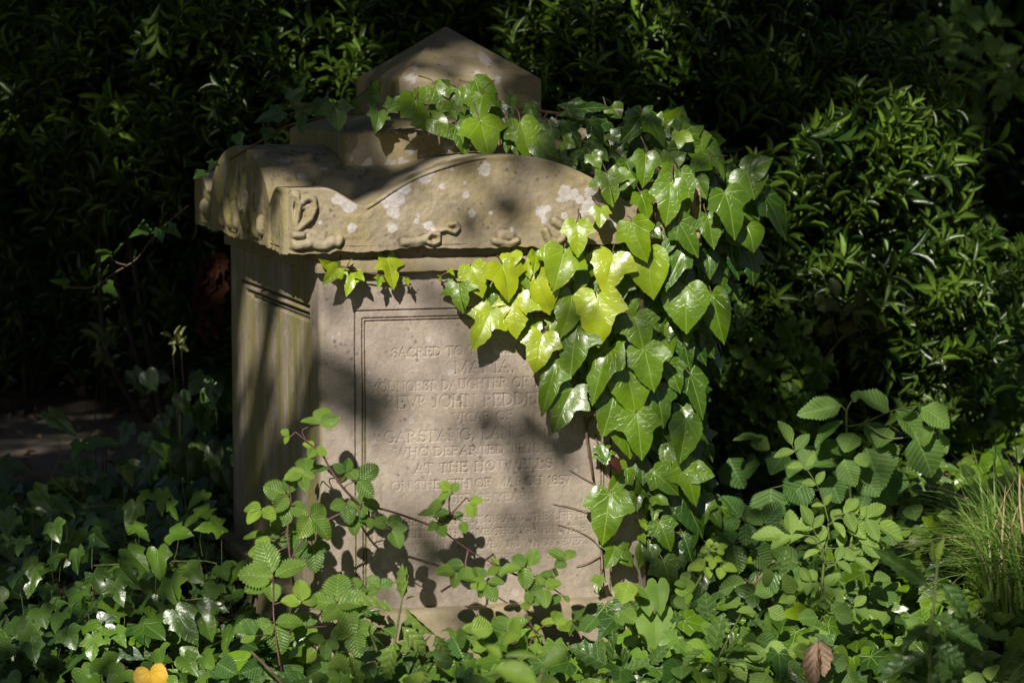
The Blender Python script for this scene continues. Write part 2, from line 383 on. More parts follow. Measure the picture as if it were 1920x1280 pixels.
def merge_grids(name, grids, mat, parent=tomb):
    V = []; lo = []; A = {}; n = 0
    for P, at_, flip in grids:
        ny, nx = P.shape[:2]; idx = np.arange(ny * nx).reshape(ny, nx) + n
        q = np.stack([idx[:-1, :-1], idx[:-1, 1:], idx[1:, 1:], idx[1:, :-1]], -1).reshape(-1, 4)
        lo.append(q[:, ::-1] if flip else q); V.append(P.reshape(-1, 3)); n += ny * nx
        for k in ('lichen_lit', 'dirt'): A.setdefault(k, []).append(np.asarray((at_ or {}).get(k, np.zeros((ny, nx)))).ravel())
    lo = np.concatenate(lo)
    return mesh_obj(name, np.concatenate(V), lo.ravel(), np.arange(len(lo)) * 4, mat, parent, attrs={k: np.concatenate(v) for k, v in A.items()})
def spots(X, Y, lst, seed=0):          # lichen discs with ragged edges; lst of (x, y, r) in surface metres
    m = np.zeros_like(X); p = np.stack([X.ravel(), Y.ravel(), np.full(X.size, seed * 3.1)], 1)
    wob = (fbm(p * 110 + 50, 3).reshape(X.shape) - .5)
    for x, y, r in lst:
        d = np.hypot(X - x, Y - y) / r + wob * .9
        m = np.maximum(m, 1 - sstep(.92, 1.02, d))
    return m

# ---- lettering (each letter: list of (polyline, weight)), height 1
def arc(cx, cy, rx, ry, a0, a1, n=14): return [(cx + rx * math.cos(R(a0 + (a1 - a0) * i / n)), cy + ry * math.sin(R(a0 + (a1 - a0) * i / n))) for i in range(n + 1)]
TK, TN = .17, .08
def sv(x, y, s=.13): return ([(x - s, y), (x + s, y)], TN)
def stem(x, y0=0, y1=1): return ([(x, y0), (x, y1)], TK)
G = {
 'A': (.84, [([(.06, 0), (.42, 1)], TN), ([(.42, 1), (.76, 0)], TK), ([(.2, .36), (.62, .36)], TN), sv(.07, 0), sv(.76, 0)]),
 'B': (.7, [stem(.16), (arc(.16, .76, .38, .24, 90, -90), .13), (arc(.16, .26, .44, .26, 90, -90), .13), sv(.14, 0), sv(.14, 1)]),
 'C': (.78, [(arc(.44, .5, .36, .5, 48, 312), .14), ([(.69, .66), (.69, .92)], TN)]),
 'D': (.8, [stem(.16), (arc(.16, .5, .54, .5, 90, -90), .14), sv(.14, 0), sv(.14, 1)]),
 'E': (.68, [stem(.16), ([(.05, 1), (.6, 1)], TN), ([(.16, .52), (.46, .52)], TN), ([(.05, 0), (.62, 0)], TN), ([(.6, 1), (.6, .8)], TN), ([(.62, 0), (.62, .2)], TN), ([(.46, .42), (.46, .62)], TN)]),
 'F': (.64, [stem(.16), ([(.05, 1), (.6, 1)], TN), ([(.16, .52), (.46, .52)], TN), sv(.16, 0), ([(.6, 1), (.6, .8)], TN), ([(.46, .42), (.46, .62)], TN)]),
 'G': (.84, [(arc(.44, .5, .36, .5, 48, 300), .14), stem(.7, .06, .42), sv(.7, .42), ([(.68, .68), (.68, .92)], TN)]),
 'H': (.88, [stem(.18), stem(.7), ([(.18, .52), (.7, .52)], TN), sv(.18, 0), sv(.18, 1), sv(.7, 0), sv(.7, 1)]),
 'I': (.4, [stem(.2), sv(.2, 0), sv(.2, 1)]),
 'J': (.52, [stem(.34, .15, 1), (arc(.2, .12, .14, .14, 0, -150), .1), sv(.34, 1)]),
 'K': (.82, [stem(.16), ([(.2, .42), (.66, 1)], TN), ([(.34, .56), (.72, 0)], TK), sv(.16, 0), sv(.16, 1), sv(.66, 1), sv(.72, 0)]),
 'L': (.66, [stem(.16), ([(.05, 0), (.6, 0)], TN), ([(.6, 0), (.6, .24)], TN), sv(.16, 1)]),
 'M': (1.0, [([(.14, 0), (.14, 1)], TN), ([(.14, 1), (.48, .05)], TK), ([(.48, .05), (.82, 1)], TN), stem(.84), sv(.14, 0), sv(.84, 0), sv(.1, 1, .08), sv(.86, 1, .1)]),
 'N': (.86, [([(.15, 0), (.15, 1)], TN), ([(.15, 1), (.7, 0)], TK), ([(.7, 0), (.7, 1)], TN), sv(.15, 0), sv(.12, 1, .1), sv(.7, 1)]),
 'O': (.88, [(arc(.44, .5, .37, .5, 0, 360, 24), .135)]),
 'P': (.68, [stem(.16), (arc(.16, .74, .42, .26, 90, -90), .13), sv(.16, 0), sv(.14, 1)]),
 'R': (.8, [stem(.16), (arc(.16, .75, .4, .25, 90, -90), .13), ([(.36, .5), (.7, 0)], TK), sv(.16, 0), sv(.14, 1), sv(.73, 0, .08)]),
 'S': (.62, [(arc(.31, .74, .22, .25, 40, 265), .11), (arc(.3, .25, .25, .25, 90, -150), .13), ([(.52, .76), (.52, .95)], TN), ([(.08, .05), (.08, .26)], TN)]),
 'T': (.74, [stem(.37), ([(.04, 1), (.7, 1)], TN), ([(.05, 1), (.05, .78)], TN), ([(.69, 1), (.69, .78)], TN), sv(.37, 0)]),
 'U': (.84, [([(.17, 1), (.17, .32)], TK), (arc(.42, .32, .25, .31, 180, 360), .11), ([(.67, .32), (.67, 1)], TN), sv(.17, 1), sv(.67, 1)]),
 'V': (.82, [([(.08, 1), (.42, 0)], TK), ([(.42, 0), (.74, 1)], TN), sv(.08, 1), sv(.74, 1)]),
 'W': (1.12, [([(.08, 1), (.34, 0)], TK), ([(.34, 0), (.58, 1)], TN), ([(.52, 1), (.78, 0)], TK), ([(.78, 0), (1.02, 1)], TN), sv(.08, 1), sv(1.02, 1)]),
 'Y': (.8, [([(.08, 1), (.4, .48)], TK), ([(.4, .48), (.72, 1)], TN), stem(.4, 0, .48), sv(.08, 1), sv(.72, 1), sv(.4, 0)]),
 ' ': (.42, []), ',': (.28, [([(.14, .08), (.08, -.16)], .1)]), '.': (.25, [([(.12, .05), (.12, .06)], .13)]),
 '1': (.4, [stem(.2), sv(.2, 0), ([(.06, .84), (.2, 1)], TN)]),
 '2': (.62, [(arc(.3, .72, .24, .26, 160, -40), .12), ([(.5, .56), (.06, .03)], TN), ([(.06, .03), (.56, .03)], .12)]),
 '5': (.6, [([(.14, 1), (.54, 1)], .1), ([(.14, 1), (.12, .56)], TN), (arc(.27, .3, .27, .3, 120, -150), .13)]),
 '7': (.58, [([(.06, 1), (.54, 1)], .1), ([(.54, 1), (.22, 0)], .13)]),
 '8': (.62, [(arc(.3, .76, .2, .23, 0, 360), .11), (arc(.3, .27, .25, .27, 0, 360), .12)]),
}
LINES = [('SACRED TO THE MEMORY OF', 733, 671, 1077, 658, 17, .9), ('MARIA,', 851, 701, 966, 697, 22, 1), ('YOUNGEST DAUGHTER OF THE LATE', 692, 736, 1108, 720, 18, .9),
 ('REVd JOHN PEDDER', 720, 767, 1024, 758, 23, 1), ('VICAR OF', 847, 792, 961, 787, 17, .8), ('GARSTANG, LANCASHIRE', 718, 831, 1088, 816, 21, .95),
 ('WHO DEPARTED THIS LIFE', 739, 857, 1073, 846, 16, .85), ('AT THE HOTWELLS', 775, 888, 1036, 877, 18, .95), ('ON THE 5TH OF MARCH 1857', 733, 919, 1071, 907, 16, .8),
 ('AGED 25 YEARS', 822, 943, 1003, 937, 15, .7), ('I AM THE RESURRECTION AND THE LIFE HE', 692, 990, 1106, 970, 13, .75), ('THAT BELIEVETH IN ME THOUGH HE WERE', 692, 1012, 1100, 996, 13, .65),
 ('DEAD YET SHALL HE LIVE AND WHOSOEVER', 692, 1036, 1098, 1020, 13, .5), ('LIVETH AND BELIEVETH IN ME', 760, 1058, 1040, 1047, 13, .35)]

# ---- front face of the pedestal, one fine relief sheet
us = np.linspace(0, .751, 612); ws = np.linspace(.13, .885, 610)
Ug, Wg = np.meshgrid(us, ws)
pts3 = np.stack([Ug.ravel(), Wg.ravel(), np.zeros(Ug.size)], 1)
H = np.zeros_like(Ug)
carve = np.zeros_like(Ug)
for txt, x0, y0, x1, y1, hp, amt in LINES:
    p0 = TP(x0, y0, 0); p1 = TP(x1, y1, 0); hh = hp * 5.55 / FPX
    tot = sum(G[c.upper() if c != 'd' else 'D'][0] * (.6 if c == 'd' else 1) for c in txt)
    sc = np.linalg.norm(p1 - p0) / tot; ex = unit(p1 - p0); x = 0.0
    for c in txt:
        w, strokes = G[c.upper() if c != 'd' else 'D']; k = .55 if c == 'd' else 1; dy = .45 * hh if c == 'd' else 0
        jx, jy = rng.normal(0, .0004, 2); kk = rng.uniform(.7, 1)
        for pl, wt in strokes:
            Q = [p0 + ex * ((x + px_ * k) * sc) + np.array([jx, py_ * hh * k + dy + jy]) for px_, py_ in pl]
            hw = max(wt * hh * .62 * (k ** .5), .0013)
            lo = np.min(Q, 0) - hw; hi = np.max(Q, 0) + hw
            i0, i1 = np.searchsorted(us, [lo[0], hi[0]]); j0, j1 = np.searchsorted(ws, [lo[1], hi[1]])
            if i1 <= i0 or j1 <= j0: continue
            sl = (slice(j0, j1), slice(i0, i1)); X, Y = Ug[sl], Wg[sl]
            for a, b in zip(Q[:-1], Q[1:]):
                d, _ = segdist(X, Y, a, b)
                carve[sl] = np.maximum(carve[sl], amt * kk * np.clip(1.25 - d / hw, 0, 1))
        x += w * (.6 if c == 'd' else 1)
wear = .6 + .4 * sstep(.36, .58, fbm(pts3 * 22, 3).reshape(Ug.shape))
H -= carve * wear * .0036
PA, PB, PC = .076, .0925, .0985
def frame(d, o): # distance to a rectangular groove inset o from the left/right/top, bottom at .215
    l = np.abs(Ug - o); r_ = np.abs(Ug - (.743 - o)); t = np.abs(Wg - (.885 - .083 - (o - PA) * 1.0)); b = np.abs(Wg - .02)
    inx = (Ug > o - .001) & (Ug < .744 - o); iny = (Wg < .803 - (o - PA)) & (Wg > .10)
    return np.minimum(np.minimum(np.where(iny, l, 9), np.where(iny, r_, 9)), np.minimum(np.where(inx, t, 9), np.where(inx, b, 9)))
gw = .0016
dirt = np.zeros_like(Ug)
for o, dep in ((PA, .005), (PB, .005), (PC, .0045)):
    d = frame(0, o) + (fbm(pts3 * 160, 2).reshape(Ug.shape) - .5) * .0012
    g = np.clip(1.3 - d / gw, 0, 1); H -= g * dep; dirt = np.maximum(dirt, g * .6)  # frame grooves darkened in the colour
inner = (Ug > PC) & (Ug < .743 - PC) & (Wg < .803 - (PC - PA))
betw = (Ug > PA) & (Ug < .743 - PA) & (Wg < .803) & ~inner
H -= np.where(inner, .002, 0) + np.where(betw, .0006, 0)
H += (fbm(pts3 * 9, 4).reshape(Ug.shape) - .5) * .004 + (fbm(pts3 * 140, 3).reshape(Ug.shape) - .5) * .0011
ed = np.minimum(np.minimum(Ug, .751 - Ug), np.minimum(Wg - .13, .885 - Wg)); H *= sstep(0, .01, ed)
fl = [(*TP(x, y, 0), r * .00115) for x, y, r in [(621, 633, 4), (634, 628, 4), (803, 636, 6), (621, 761, 5), (611, 660, 3), (720, 1060, 8), (966, 1110, 8), (690, 700, 5), (845, 700, 7), (930, 660, 6), (640, 560, 4), (770, 620, 4), (700, 830, 6), (1000, 910, 5), (1080, 880, 4), (640, 900, 4), (860, 800, 5), (770, 790, 5), (1050, 1000, 4)]]
L_ = np.maximum(spots(Ug, Wg, fl, 1) * .55, .28 * np.clip(carve * wear, 0, 1))  # carved strokes paled too, standing for their lit edges
cr = .010 + .006 * (fbm(np.stack([ws * 14, ws * 0, ws * 0], 1), 3) - .5)            # worn left arris
rr = cr[:, None]
e = np.clip(Ug + .29 * rr * (1 - Ug / .751), 0, None)
Uf = np.maximum(Ug, .29 * rr * (1 - Ug / .751) + Ug)
dv = np.where(Uf < rr, rr - np.sqrt(np.maximum(rr ** 2 - (rr - Uf) ** 2, 0)), 0)
Pfront = np.stack([Uf, -H + dv, Wg], -1)
fm = inner[:-1, :-1]
panel = grid_mesh('inscription_panel', Pfront, M['die'], {'lichen_lit': L_, 'dirt': dirt}, fm)
tag(panel, 'framed panel of worn incised lettering')
g_front = grid_mesh('pedestal', Pfront, M['die'], {'lichen_lit': L_, 'dirt': dirt}, ~fm)

# ---- left face and the rest of the pedestal
VD = 1.03
vs = np.linspace(0, VD, 300); ws2 = np.linspace(.13, .885, 240)
Vg, W2 = np.meshgrid(vs, ws2); p3 = np.stack([Vg.ravel(), W2.ravel(), np.full(Vg.size, 7.7)], 1)
H2 = (fbm(p3 * 9, 4).reshape(Vg.shape) - .5) * .005 + (fbm(p3 * [30, 4, 1] * 2, 3).reshape(Vg.shape) - .5) * .0012 + (fbm(p3 * 130, 3).reshape(Vg.shape) - .5) * .0012
groove_shade = np.zeros_like(Vg)
for (xa, ya, xb, yb), dep in (((451, 526.4, 581, 577.7), .012), ((463, 545, 581, 591), .010), ((473, 555, 581, 598.7), .009)):
    a = TU(xa, ya, 0); b = TU(xb, yb, 0)
    d, t = segdist(Vg, W2, a, b); g = np.clip(1.4 - d / .0034, 0, 1); H2 -= g * dep; groove_shade = np.maximum(groove_shade, g)  # shadow lines of the moulding painted dark into the grooves
ed = np.minimum(np.minimum(Vg, VD - Vg), np.minimum(W2 - .13, .885 - W2)); H2 *= sstep(0, .02, ed)
cr2 = (.010 + .006 * (fbm(np.stack([ws2 * 14, ws2 * 0, ws2 * 0], 1), 3) - .5))[:, None]
Vf = Vg + .29 * cr2 * (1 - Vg / VD)
du = np.where(Vf < cr2, cr2 - np.sqrt(np.maximum(cr2 ** 2 - (cr2 - Vf) ** 2, 0)), 0)
def flat(a, b, c, d):                  # bilinear quad as a 2x2 grid
    return np.array([[a, b], [d, c]], float)
rest = [(np.stack([-H2 + du, Vf, W2], -1), {'dirt': groove_shade}, True),
        (flat((.751, 0, .13), (.751, VD, .13), (.751, VD, .885), (.751, 0, .885)), None, False),
        (flat((.751, VD, .13), (0, VD, .13), (0, VD, .885), (.751, VD, .885)), None, False),
        (flat((.006, .012, .884), (.75, .012, .884), (.75, VD, .884), (.006, VD, .884)), None, False)]
side = merge_grids('pedestal', rest, M['die'])
bpy.ops.object.select_all(action='DESELECT')
g_front.select_set(True); side.select_set(True); bpy.context.view_layer.objects.active = g_front; bpy.ops.object.join()

def roundbox(lo, hi, r, step, amp=.003, fr=14, lich=None, warp=None, seed=0.0, dirtf=None):
    lo = np.array(lo, float); hi = np.array(hi, float); out = []
    for ax in range(3):
        a, b = [k for k in range(3) if k != ax]
        na = max(2, int((hi[a] - lo[a]) / step)); nb = max(2, int((hi[b] - lo[b]) / step))
        A, B = np.meshgrid(np.linspace(lo[a], hi[a], na), np.linspace(lo[b], hi[b], nb))
        for s_ in (0, 1):
            P = np.zeros(A.shape + (3,)); P[..., a] = A; P[..., b] = B; P[..., ax] = hi[ax] if s_ else lo[ax]
            inn = np.clip(P, lo + r, hi - r); d = P - inn; d /= np.maximum(np.linalg.norm(d, axis=-1, keepdims=True), 1e-9)
            q = (inn + d * r).reshape(-1, 3)
            nz = (fbm(q * fr + seed, 4) - .5) * amp * 2 + (fbm(q * fr * 6 + seed, 2) - .5) * amp * .6
            Q = (inn + d * r) + d * nz.reshape(A.shape)[..., None]
            if warp is not None: Q = warp(Q)
            at_ = {}
            if lich is not None and ax == 1 and s_ == 0: at_['lichen_lit'] = spots(Q[..., 0], Q[..., 2], lich, 2)
            if dirtf is not None: at_['dirt'] = dirtf(Q)
            flip = (s_ == 0) ^ (ax == 1)
            out.append((Q, at_, flip))
    return out
# plinth: a low step under the pedestal
merge_grids('plinth', roundbox((-.035, -.04, -.15), (.79, VD + .04, .142), .012, .012, .004, 16, lich=[(.45, .1, .01)]), M['cap'])
# cornice: broken moulding under the capstone
cg = roundbox((-.012, -.026, .8855), (.781, VD + .03, .916), .006, .008, .0045, 24) + roundbox((-.012, -.010, .912), (.763, VD + .01, .95), .004, .012, .003, 20, seed=3)
merge_grids('cornice', cg, M['cap'])

# ---- capstone: crossing vaults with upturned corners, carved in low relief
CU0, CU1, CV0, CV1 = -.085, .86, -.05, 1.06
def ztop(u, v):
    t = np.clip(np.where(u < .405, (.405 - u) / .312, (u - .405) / .285), 0, 1); zf = 1.030 + .112 * (1 - t ** 2) ** .95
    t2 = np.clip(np.abs((v - .47) / .355), 0, 1); zs = 1.020 + .132 * np.sqrt(1 - t2 ** 2)
    du = np.minimum(u - CU0, CU1 - u); dv = np.minimum(v - CV0, CV1 - v); m = np.maximum(du, dv)
    ze = 1.030 + .045 * (1 - sstep(.085, .19, m))
    k = 170.0                            # soft maximum
    z = np.log(np.exp(k * (zf - 1)) + np.exp(k * (zs - 1)) + np.exp(k * (ze - 1))) / k + 1 - .003
    e = np.minimum(du, dv); r = .0045
    return z - np.where(e < r, r - np.sqrt(np.maximum(r * r - (r - e) ** 2, 0)), 0)
uu = np.unique(np.concatenate([CU0 + .012 * np.linspace(0, 1, 7) ** 2, np.linspace(CU0 + .012, CU1 - .012, 300), CU1 - .012 * np.linspace(0, 1, 7) ** 2]))
vv = np.unique(np.concatenate([CV0 + .012 * np.linspace(0, 1, 7) ** 2, np.linspace(CV0 + .012, CV1 - .012, 220), CV1 - .012 * np.linspace(0, 1, 7) ** 2]))
UU, VV = np.meshgrid(uu, vv); ZZ = ztop(UU, VV)
pp = np.stack([UU.ravel(), VV.ravel(), ZZ.ravel()], 1)
eb = np.minimum(np.minimum(UU - CU0, CU1 - UU), np.minimum(VV - CV0, CV1 - VV))
ZZ = ZZ + ((fbm(pp * 12, 4) - .5) * .010 + (fbm(pp * 90, 3) - .5) * .0025).reshape(UU.shape) * sstep(0, .02, eb)
top_l = spots(UU, VV, [(-.02, .25, .014), (.0, .17, .012), (.06, .2, .008), (.3, .02, .012)], 5)
td = .10 + .45 * sstep(.56, .66, fbm(pp * [60, 30, 30], 3)) * sstep(.45, .6, fbm(pp * 14 + 4, 2))
RC = .036
_du, _dv = UU - CU0 - RC, VV - CV0 - RC; _m = (_du < 0) & (_dv < 0); _l = np.hypot(_du, _dv); _k = np.where(_m & (_l > RC), RC / np.maximum(_l, 1e-9), 1)
U0_, V0_ = UU, VV
UU = np.where(_m, CU0 + RC + _du * _k, UU); VV = np.where(_m, CV0 + RC + _dv * _k, VV)
caps = [(np.stack([UU, VV, ZZ], -1), {'lichen_lit': top_l, 'dirt': td.reshape(UU.shape) * sstep(.004, .02, eb)}, False)]
NR = 90
def relief(X, Y, items):               # items: (polyline, radius, height)
    out = np.zeros_like(X)
    for pl, r, h in items:
        for a, b in zip(pl[:-1], pl[1:]):
            d, _ = segdist(X, Y, a, b); out = np.maximum(out, h * np.sqrt(np.clip(1 - (d / r) ** 2, 0, 1)))
    return out
K = 5.46 / FPX
def F(x, y): return TP(x, y, CV0)
def zoomF(pts): return [F(360 + x / 4.922, 230 + y / 4.922) for x, y in pts]
def zoomM(pts): return [F(640 + x / 2.782, 30 + y / 2.782) for x, y in pts]
ear = [(zoomF([(885, 690), (868, 780), (884, 900), (905, 985)]), 8 * K, .014), (zoomF([(940, 670), (965, 770), (940, 880), (912, 985)]), 8 * K, .015),
       (zoomF([(885, 690), (910, 655), (940, 670)]), 7 * K, .014),
       (zoomF([(1000, 735), (1050, 690), (1110, 710), (1125, 780), (1080, 880), (1000, 945), (940, 990)]), 7.5 * K, .016),
       (zoomF([(1000, 780), (1060, 770), (1050, 850)]), 6 * K, .009),
       (zoomF([(870, 1035), (1000, 1035)]), 8 * K, .018), (zoomF([(880, 1110), (940, 1135), (1070, 1115)]), 10 * K, .016), (zoomF([(820, 1060), (845, 1125)]), 8 * K, .012),
       (zoomF([(1060, 1060), (1130, 1120), (1210, 1140), (1285, 1100)]), 10 * K, .012), (zoomF([(1290, 1080), (1345, 1115), (1365, 1075)]), 8 * K, .012), (zoomF([(1030, 1010), (1130, 1030), (1200, 1080)]), 8 * K, .008)]
mid = [(zoomM([(330, 1180), (390, 1185), (440, 1165)]), 9 * K, .010), (zoomM([(440, 1165), (465, 1130), (505, 1140), (508, 1175), (480, 1192), (455, 1180)]), 5 * K, .012),
       (zoomM([(485, 1125), (545, 1112), (590, 1128), (612, 1105), (595, 1080), (568, 1088)]), 4.5 * K, .011), (zoomM([(800, 1172), (850, 1192), (880, 1192), (912, 1172)]), 7 * K, .010),
       (zoomM([(840, 1140), (880, 1140)]), 10 * K, .006), (zoomM([(1060, 1120), (1085, 1170), (1140, 1182), (1160, 1150)]), 7 * K, .011), (zoomM([(1110, 1070), (1150, 1095)]), 8 * K, .01)]
# mirror the corner ornament on the right corner
ear_r = [([np.array([CU0 + CU1 - p[0], p[1]]) for p in pl], r, h) for pl, r, h in ear]
cap_l = [(*F(x, y), r * 1.12 * K) for x, y, r in [(654, 386, 13), (642, 371, 12), (630, 376, 6), (660, 427, 9), (735, 427, 9), (745, 374, 15), (731, 379, 13), (739, 398, 12), (755, 350, 15), (796, 332, 14), (805, 326, 9), (910, 318, 12),
    (884, 400, 6), (920, 400, 4), (1021, 413, 6), (784, 404, 5), (782, 415, 5), (803, 423, 8), (812, 428, 5), (1060, 362, 14), (1052, 372, 8), (1075, 366, 11), (1087, 375, 8), (1104, 362, 10), (1113, 373, 12), (1104, 390, 14), (1095, 400, 8), (1116, 398, 8), (1059, 404, 6), (1014, 397, 10), (1026, 392, 7), (874, 366, 6), (872, 343, 3), (848, 318, 4), (600, 417, 4), (830, 350, 5), (1150, 420, 8), (960, 430, 4)]]
def curtain(fixed, axis, s, flipn, items, lich, outw, seed, recess=None, crack=None):
    zb = .937 + (fbm(np.stack([s * 9, s * 0 + seed, s * 0], 1), 3) - .5) * .016 + (fbm(np.stack([s * 60, s * 0 + seed, s * 0], 1), 3) - .5) * .009 - .003 * (np.minimum(s - s[0], s[-1] - s) < .10)
    zt = ztop(s, np.full_like(s, fixed)) if axis == 0 else ztop(np.full_like(s, fixed), s)
    q = np.linspace(0, 1, NR)[:, None]; S = np.repeat(s[None], NR, 0); Z = zb[None] + (zt - zb)[None] * q
    P3 = np.stack([S.ravel(), Z.ravel(), np.full(S.size, seed)], 1)
    D = (fbm(P3 * 14, 4).reshape(S.shape) - .5) * .012 + (fbm(P3 * 120, 3).reshape(S.shape) - .5) * .0028
    Rl = relief(S + (fbm(P3 * 60 + 9, 2).reshape(S.shape) - .5) * .004, Z, items) if items else 0
    D = D + Rl
    if recess is not None: D = D - recess(S, Z)
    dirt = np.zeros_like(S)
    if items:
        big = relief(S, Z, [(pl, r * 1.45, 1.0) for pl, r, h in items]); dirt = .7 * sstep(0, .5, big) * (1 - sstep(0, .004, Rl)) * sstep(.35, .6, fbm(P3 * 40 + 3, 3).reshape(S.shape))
    if crack:
        for pl in crack:
            for a, b in zip(pl[:-1], pl[1:]):
                d, _ = segdist(S, Z, a, b); g = np.clip(1.4 - d / .0019, 0, 1); D = D - g * .006; dirt = np.maximum(dirt, g)
    D = D * sstep(0, .012, zt[None] - Z) * sstep(0, .01, np.minimum(S - s[0], s[-1] - s[None])) * (1 - .5 * (1 - sstep(0, .012, Z - zb[None])))
    pos = fixed + outw * D
    if outw < 0:                        # rounded corner where the two carved sides meet
        e = S - s[0]; e2 = e + .293 * RC * np.exp(-e / .03); pos = pos + np.where(e2 < RC, RC - np.sqrt(np.maximum(RC ** 2 - (RC - e2) ** 2, 0)), 0); S = s[0] + e2
    P = np.stack([S, pos, Z] if axis == 0 else [pos, S, Z], -1)
    at_ = {'dirt': dirt * .9}
    if lich: at_['lichen_lit'] = spots(S, Z, lich, 3)
    return (P, at_, flipn), zb
_cu = np.linspace(.098, .36, 24)
crack = [[np.array([a, float(ztop(np.array([a]), np.array([CV0 + .02]))[0]) - .0085 + .0015 * math.sin(40 * a)]) for a in _cu]]
c1, zb_f = curtain(CV0, 0, uu, False, ear + mid + ear_r, cap_l, -1, 1.0, crack=crack)
def Lp(x, y): return TU(360 + x / 4.922, 230 + y / 4.922, CU0)
left_items = [([Lp(x, y), Lp(x2, y2)], r, .014) for x, y, x2, y2, r in [(265, 800, 290, 880, .022), (330, 760, 345, 900, .020), (400, 780, 420, 920, .018), (490, 840, 510, 940, .018), (590, 900, 600, 990, .020), (655, 920, 655, 970, .018), (110, 780, 140, 820, .022)]]
left_items += [([Lp(470, 360), Lp(500, 600)], .016, .006), ([Lp(430, 420), Lp(440, 760)], .014, .006), ([Lp(540, 420), Lp(560, 700)], .015, .005)]
def recess(S, Z):
    t = np.abs((S - .47) / .355); arch = 1.020 + .132 * np.sqrt(np.clip(1 - t ** 2, 0, 1)); inside = t < 1
    return np.where(inside, 0, .005) * sstep(0, .03, np.minimum(S - CV0 - .05, CV1 - .05 - S))
c2, zb_l = curtain(CU0, 1, vv, True, left_items, [(*Lp(507, 680), .016)], -1, 2.0, recess)
c3, zb_r = curtain(CU1, 1, vv, False, None, None, 1, 3.0)
c4, zb_b = curtain(CV1, 0, uu, True, None, None, 1, 4.0)
caps += [c1, c2, c3, c4]
zbot = .947
caps.append((np.stack([UU, VV, np.full_like(UU, zbot)], -1)[::12, ::12], None, True))
merge_grids('capstone', caps, M['cap'])

# ---- block on the crossing, with a weathered sloping top
def warp_block(Q):
    z = Q[..., 2]; k = sstep(1.180, 1.222, z) * (z > 1.18)
    c = np.array([.40, .52]); f = 1 - .40 * np.clip((z - 1.183) / (1.222 - 1.183), 0, 1)
    Q = Q.copy(); Q[..., 0] = c[0] + (Q[..., 0] - c[0]) * f; Q[..., 1] = c[1] + (Q[..., 1] - c[1]) * f
    return Q
def BF(x, y): return TP(x, y, .22)
bl = [(*BF(x, y), r * .00128) for x, y, r in [(690, 309, 10), (674, 321, 4), (733, 308, 10), (755, 309, 12), (769, 283, 9), (839, 278, 8), (789, 296, 5), (811, 287, 3), (660, 300, 4)]]
merge_grids('upper_block', roundbox((.108, .22, .98), (.70, .82, 1.222), .016, .006, .004, 11, bl, warp_block, 5.0, lambda Q: .30 * (Q[..., 2] > 1.184)), M['cap'])
# ---- pyramid finial
def warp_pyr(Q):
    z = Q[..., 2]; c = np.array([.432, .54]); f = np.where(z > 1.302, 1 - .985 * np.clip((z - 1.302) / (1.425 - 1.302), 0, 1), 1)
    Q = Q.copy(); Q[..., 0] = c[0] + (Q[..., 0] - c[0]) * f; Q[..., 1] = c[1] + (Q[..., 1] - c[1]) * f
    return Q
def PF(x, y): return TP(x, y, .33)
pl_ = [(*PF(x, y), r * .0013) for x, y, r in [(773, 147, 8), (762, 147, 5), (933, 150, 7), (956, 176, 7), (899, 140, 6), (787, 127, 5), (926, 111, 10), (700, 170, 4)]]
merge_grids('pyramid_finial', roundbox((.262, .325, 1.20), (.606, .755, 1.425), .004, .006, .0022, 12, pl_, warp_pyr, 9.0, lambda Q: .22 + .2 * (Q[..., 2] > 1.303) * np.clip((Q[..., 2] - 1.3) / .1, 0, 1)), M['cap'])

# ================================================================== THE SETTING
def th(x, y):                          # terrain height
    x = np.asarray(x, float); y = np.asarray(y, float)
    z = .34 * sstep(6.2, 9.0, y) + .02 * np.sin(2.1 * x + 1) * np.sin(1.7 * y)
    z = z + .10 * sstep(-.58, -.85, x) * sstep(5.1, 6.1, y) * (1 - sstep(6.6, 7.1, y))       # bank on the left
    z = z + .10 * sstep(.55, 1.2, x) * sstep(5.2, 6.4, y)
    z = z + .8 * sstep(11, 30, y)
    return z * 1.0
def ground_sheet():
    a = np.concatenate([-np.geomspace(60, 3.3, 14), np.linspace(-3, 3, 90), np.geomspace(3.3, 60, 14)])
    b = np.concatenate([-np.geomspace(60, 2.2, 10), np.linspace(-2, 12, 160), np.geomspace(12.4, 70, 14)])
    X, Y = np.meshgrid(a, b); Z = th(X, Y)
    p = np.stack([X.ravel(), Y.ravel(), Z.ravel()], 1)
    Z = Z + ((fbm(p * 6, 3) - .5) * .05).reshape(X.shape) - .015
    n = X.size; ny, nx = X.shape; idx = np.arange(n).reshape(ny, nx)
    q = np.stack([idx[:-1, :-1], idx[:-1, 1:], idx[1:, 1:], idx[1:, :-1]], -1).reshape(-1, 4)
    o = mesh_obj('ground', np.stack([X, Y, Z], -1).reshape(-1, 3), q.ravel(), np.arange(len(q)) * 4, M['soil'])
    tag(o, 'dark woodland soil under the ivy and shrubs', 'ground', kind='structure')
ground_sheet()

def rv(s=1.0): return np.array([random.gauss(0, s), random.gauss(0, s), random.gauss(0, s)])
TOSUN = -SUN
def scale_at(P): return np.dot(P - CAM, CF) / FPX        # metres per photo pixel at a point

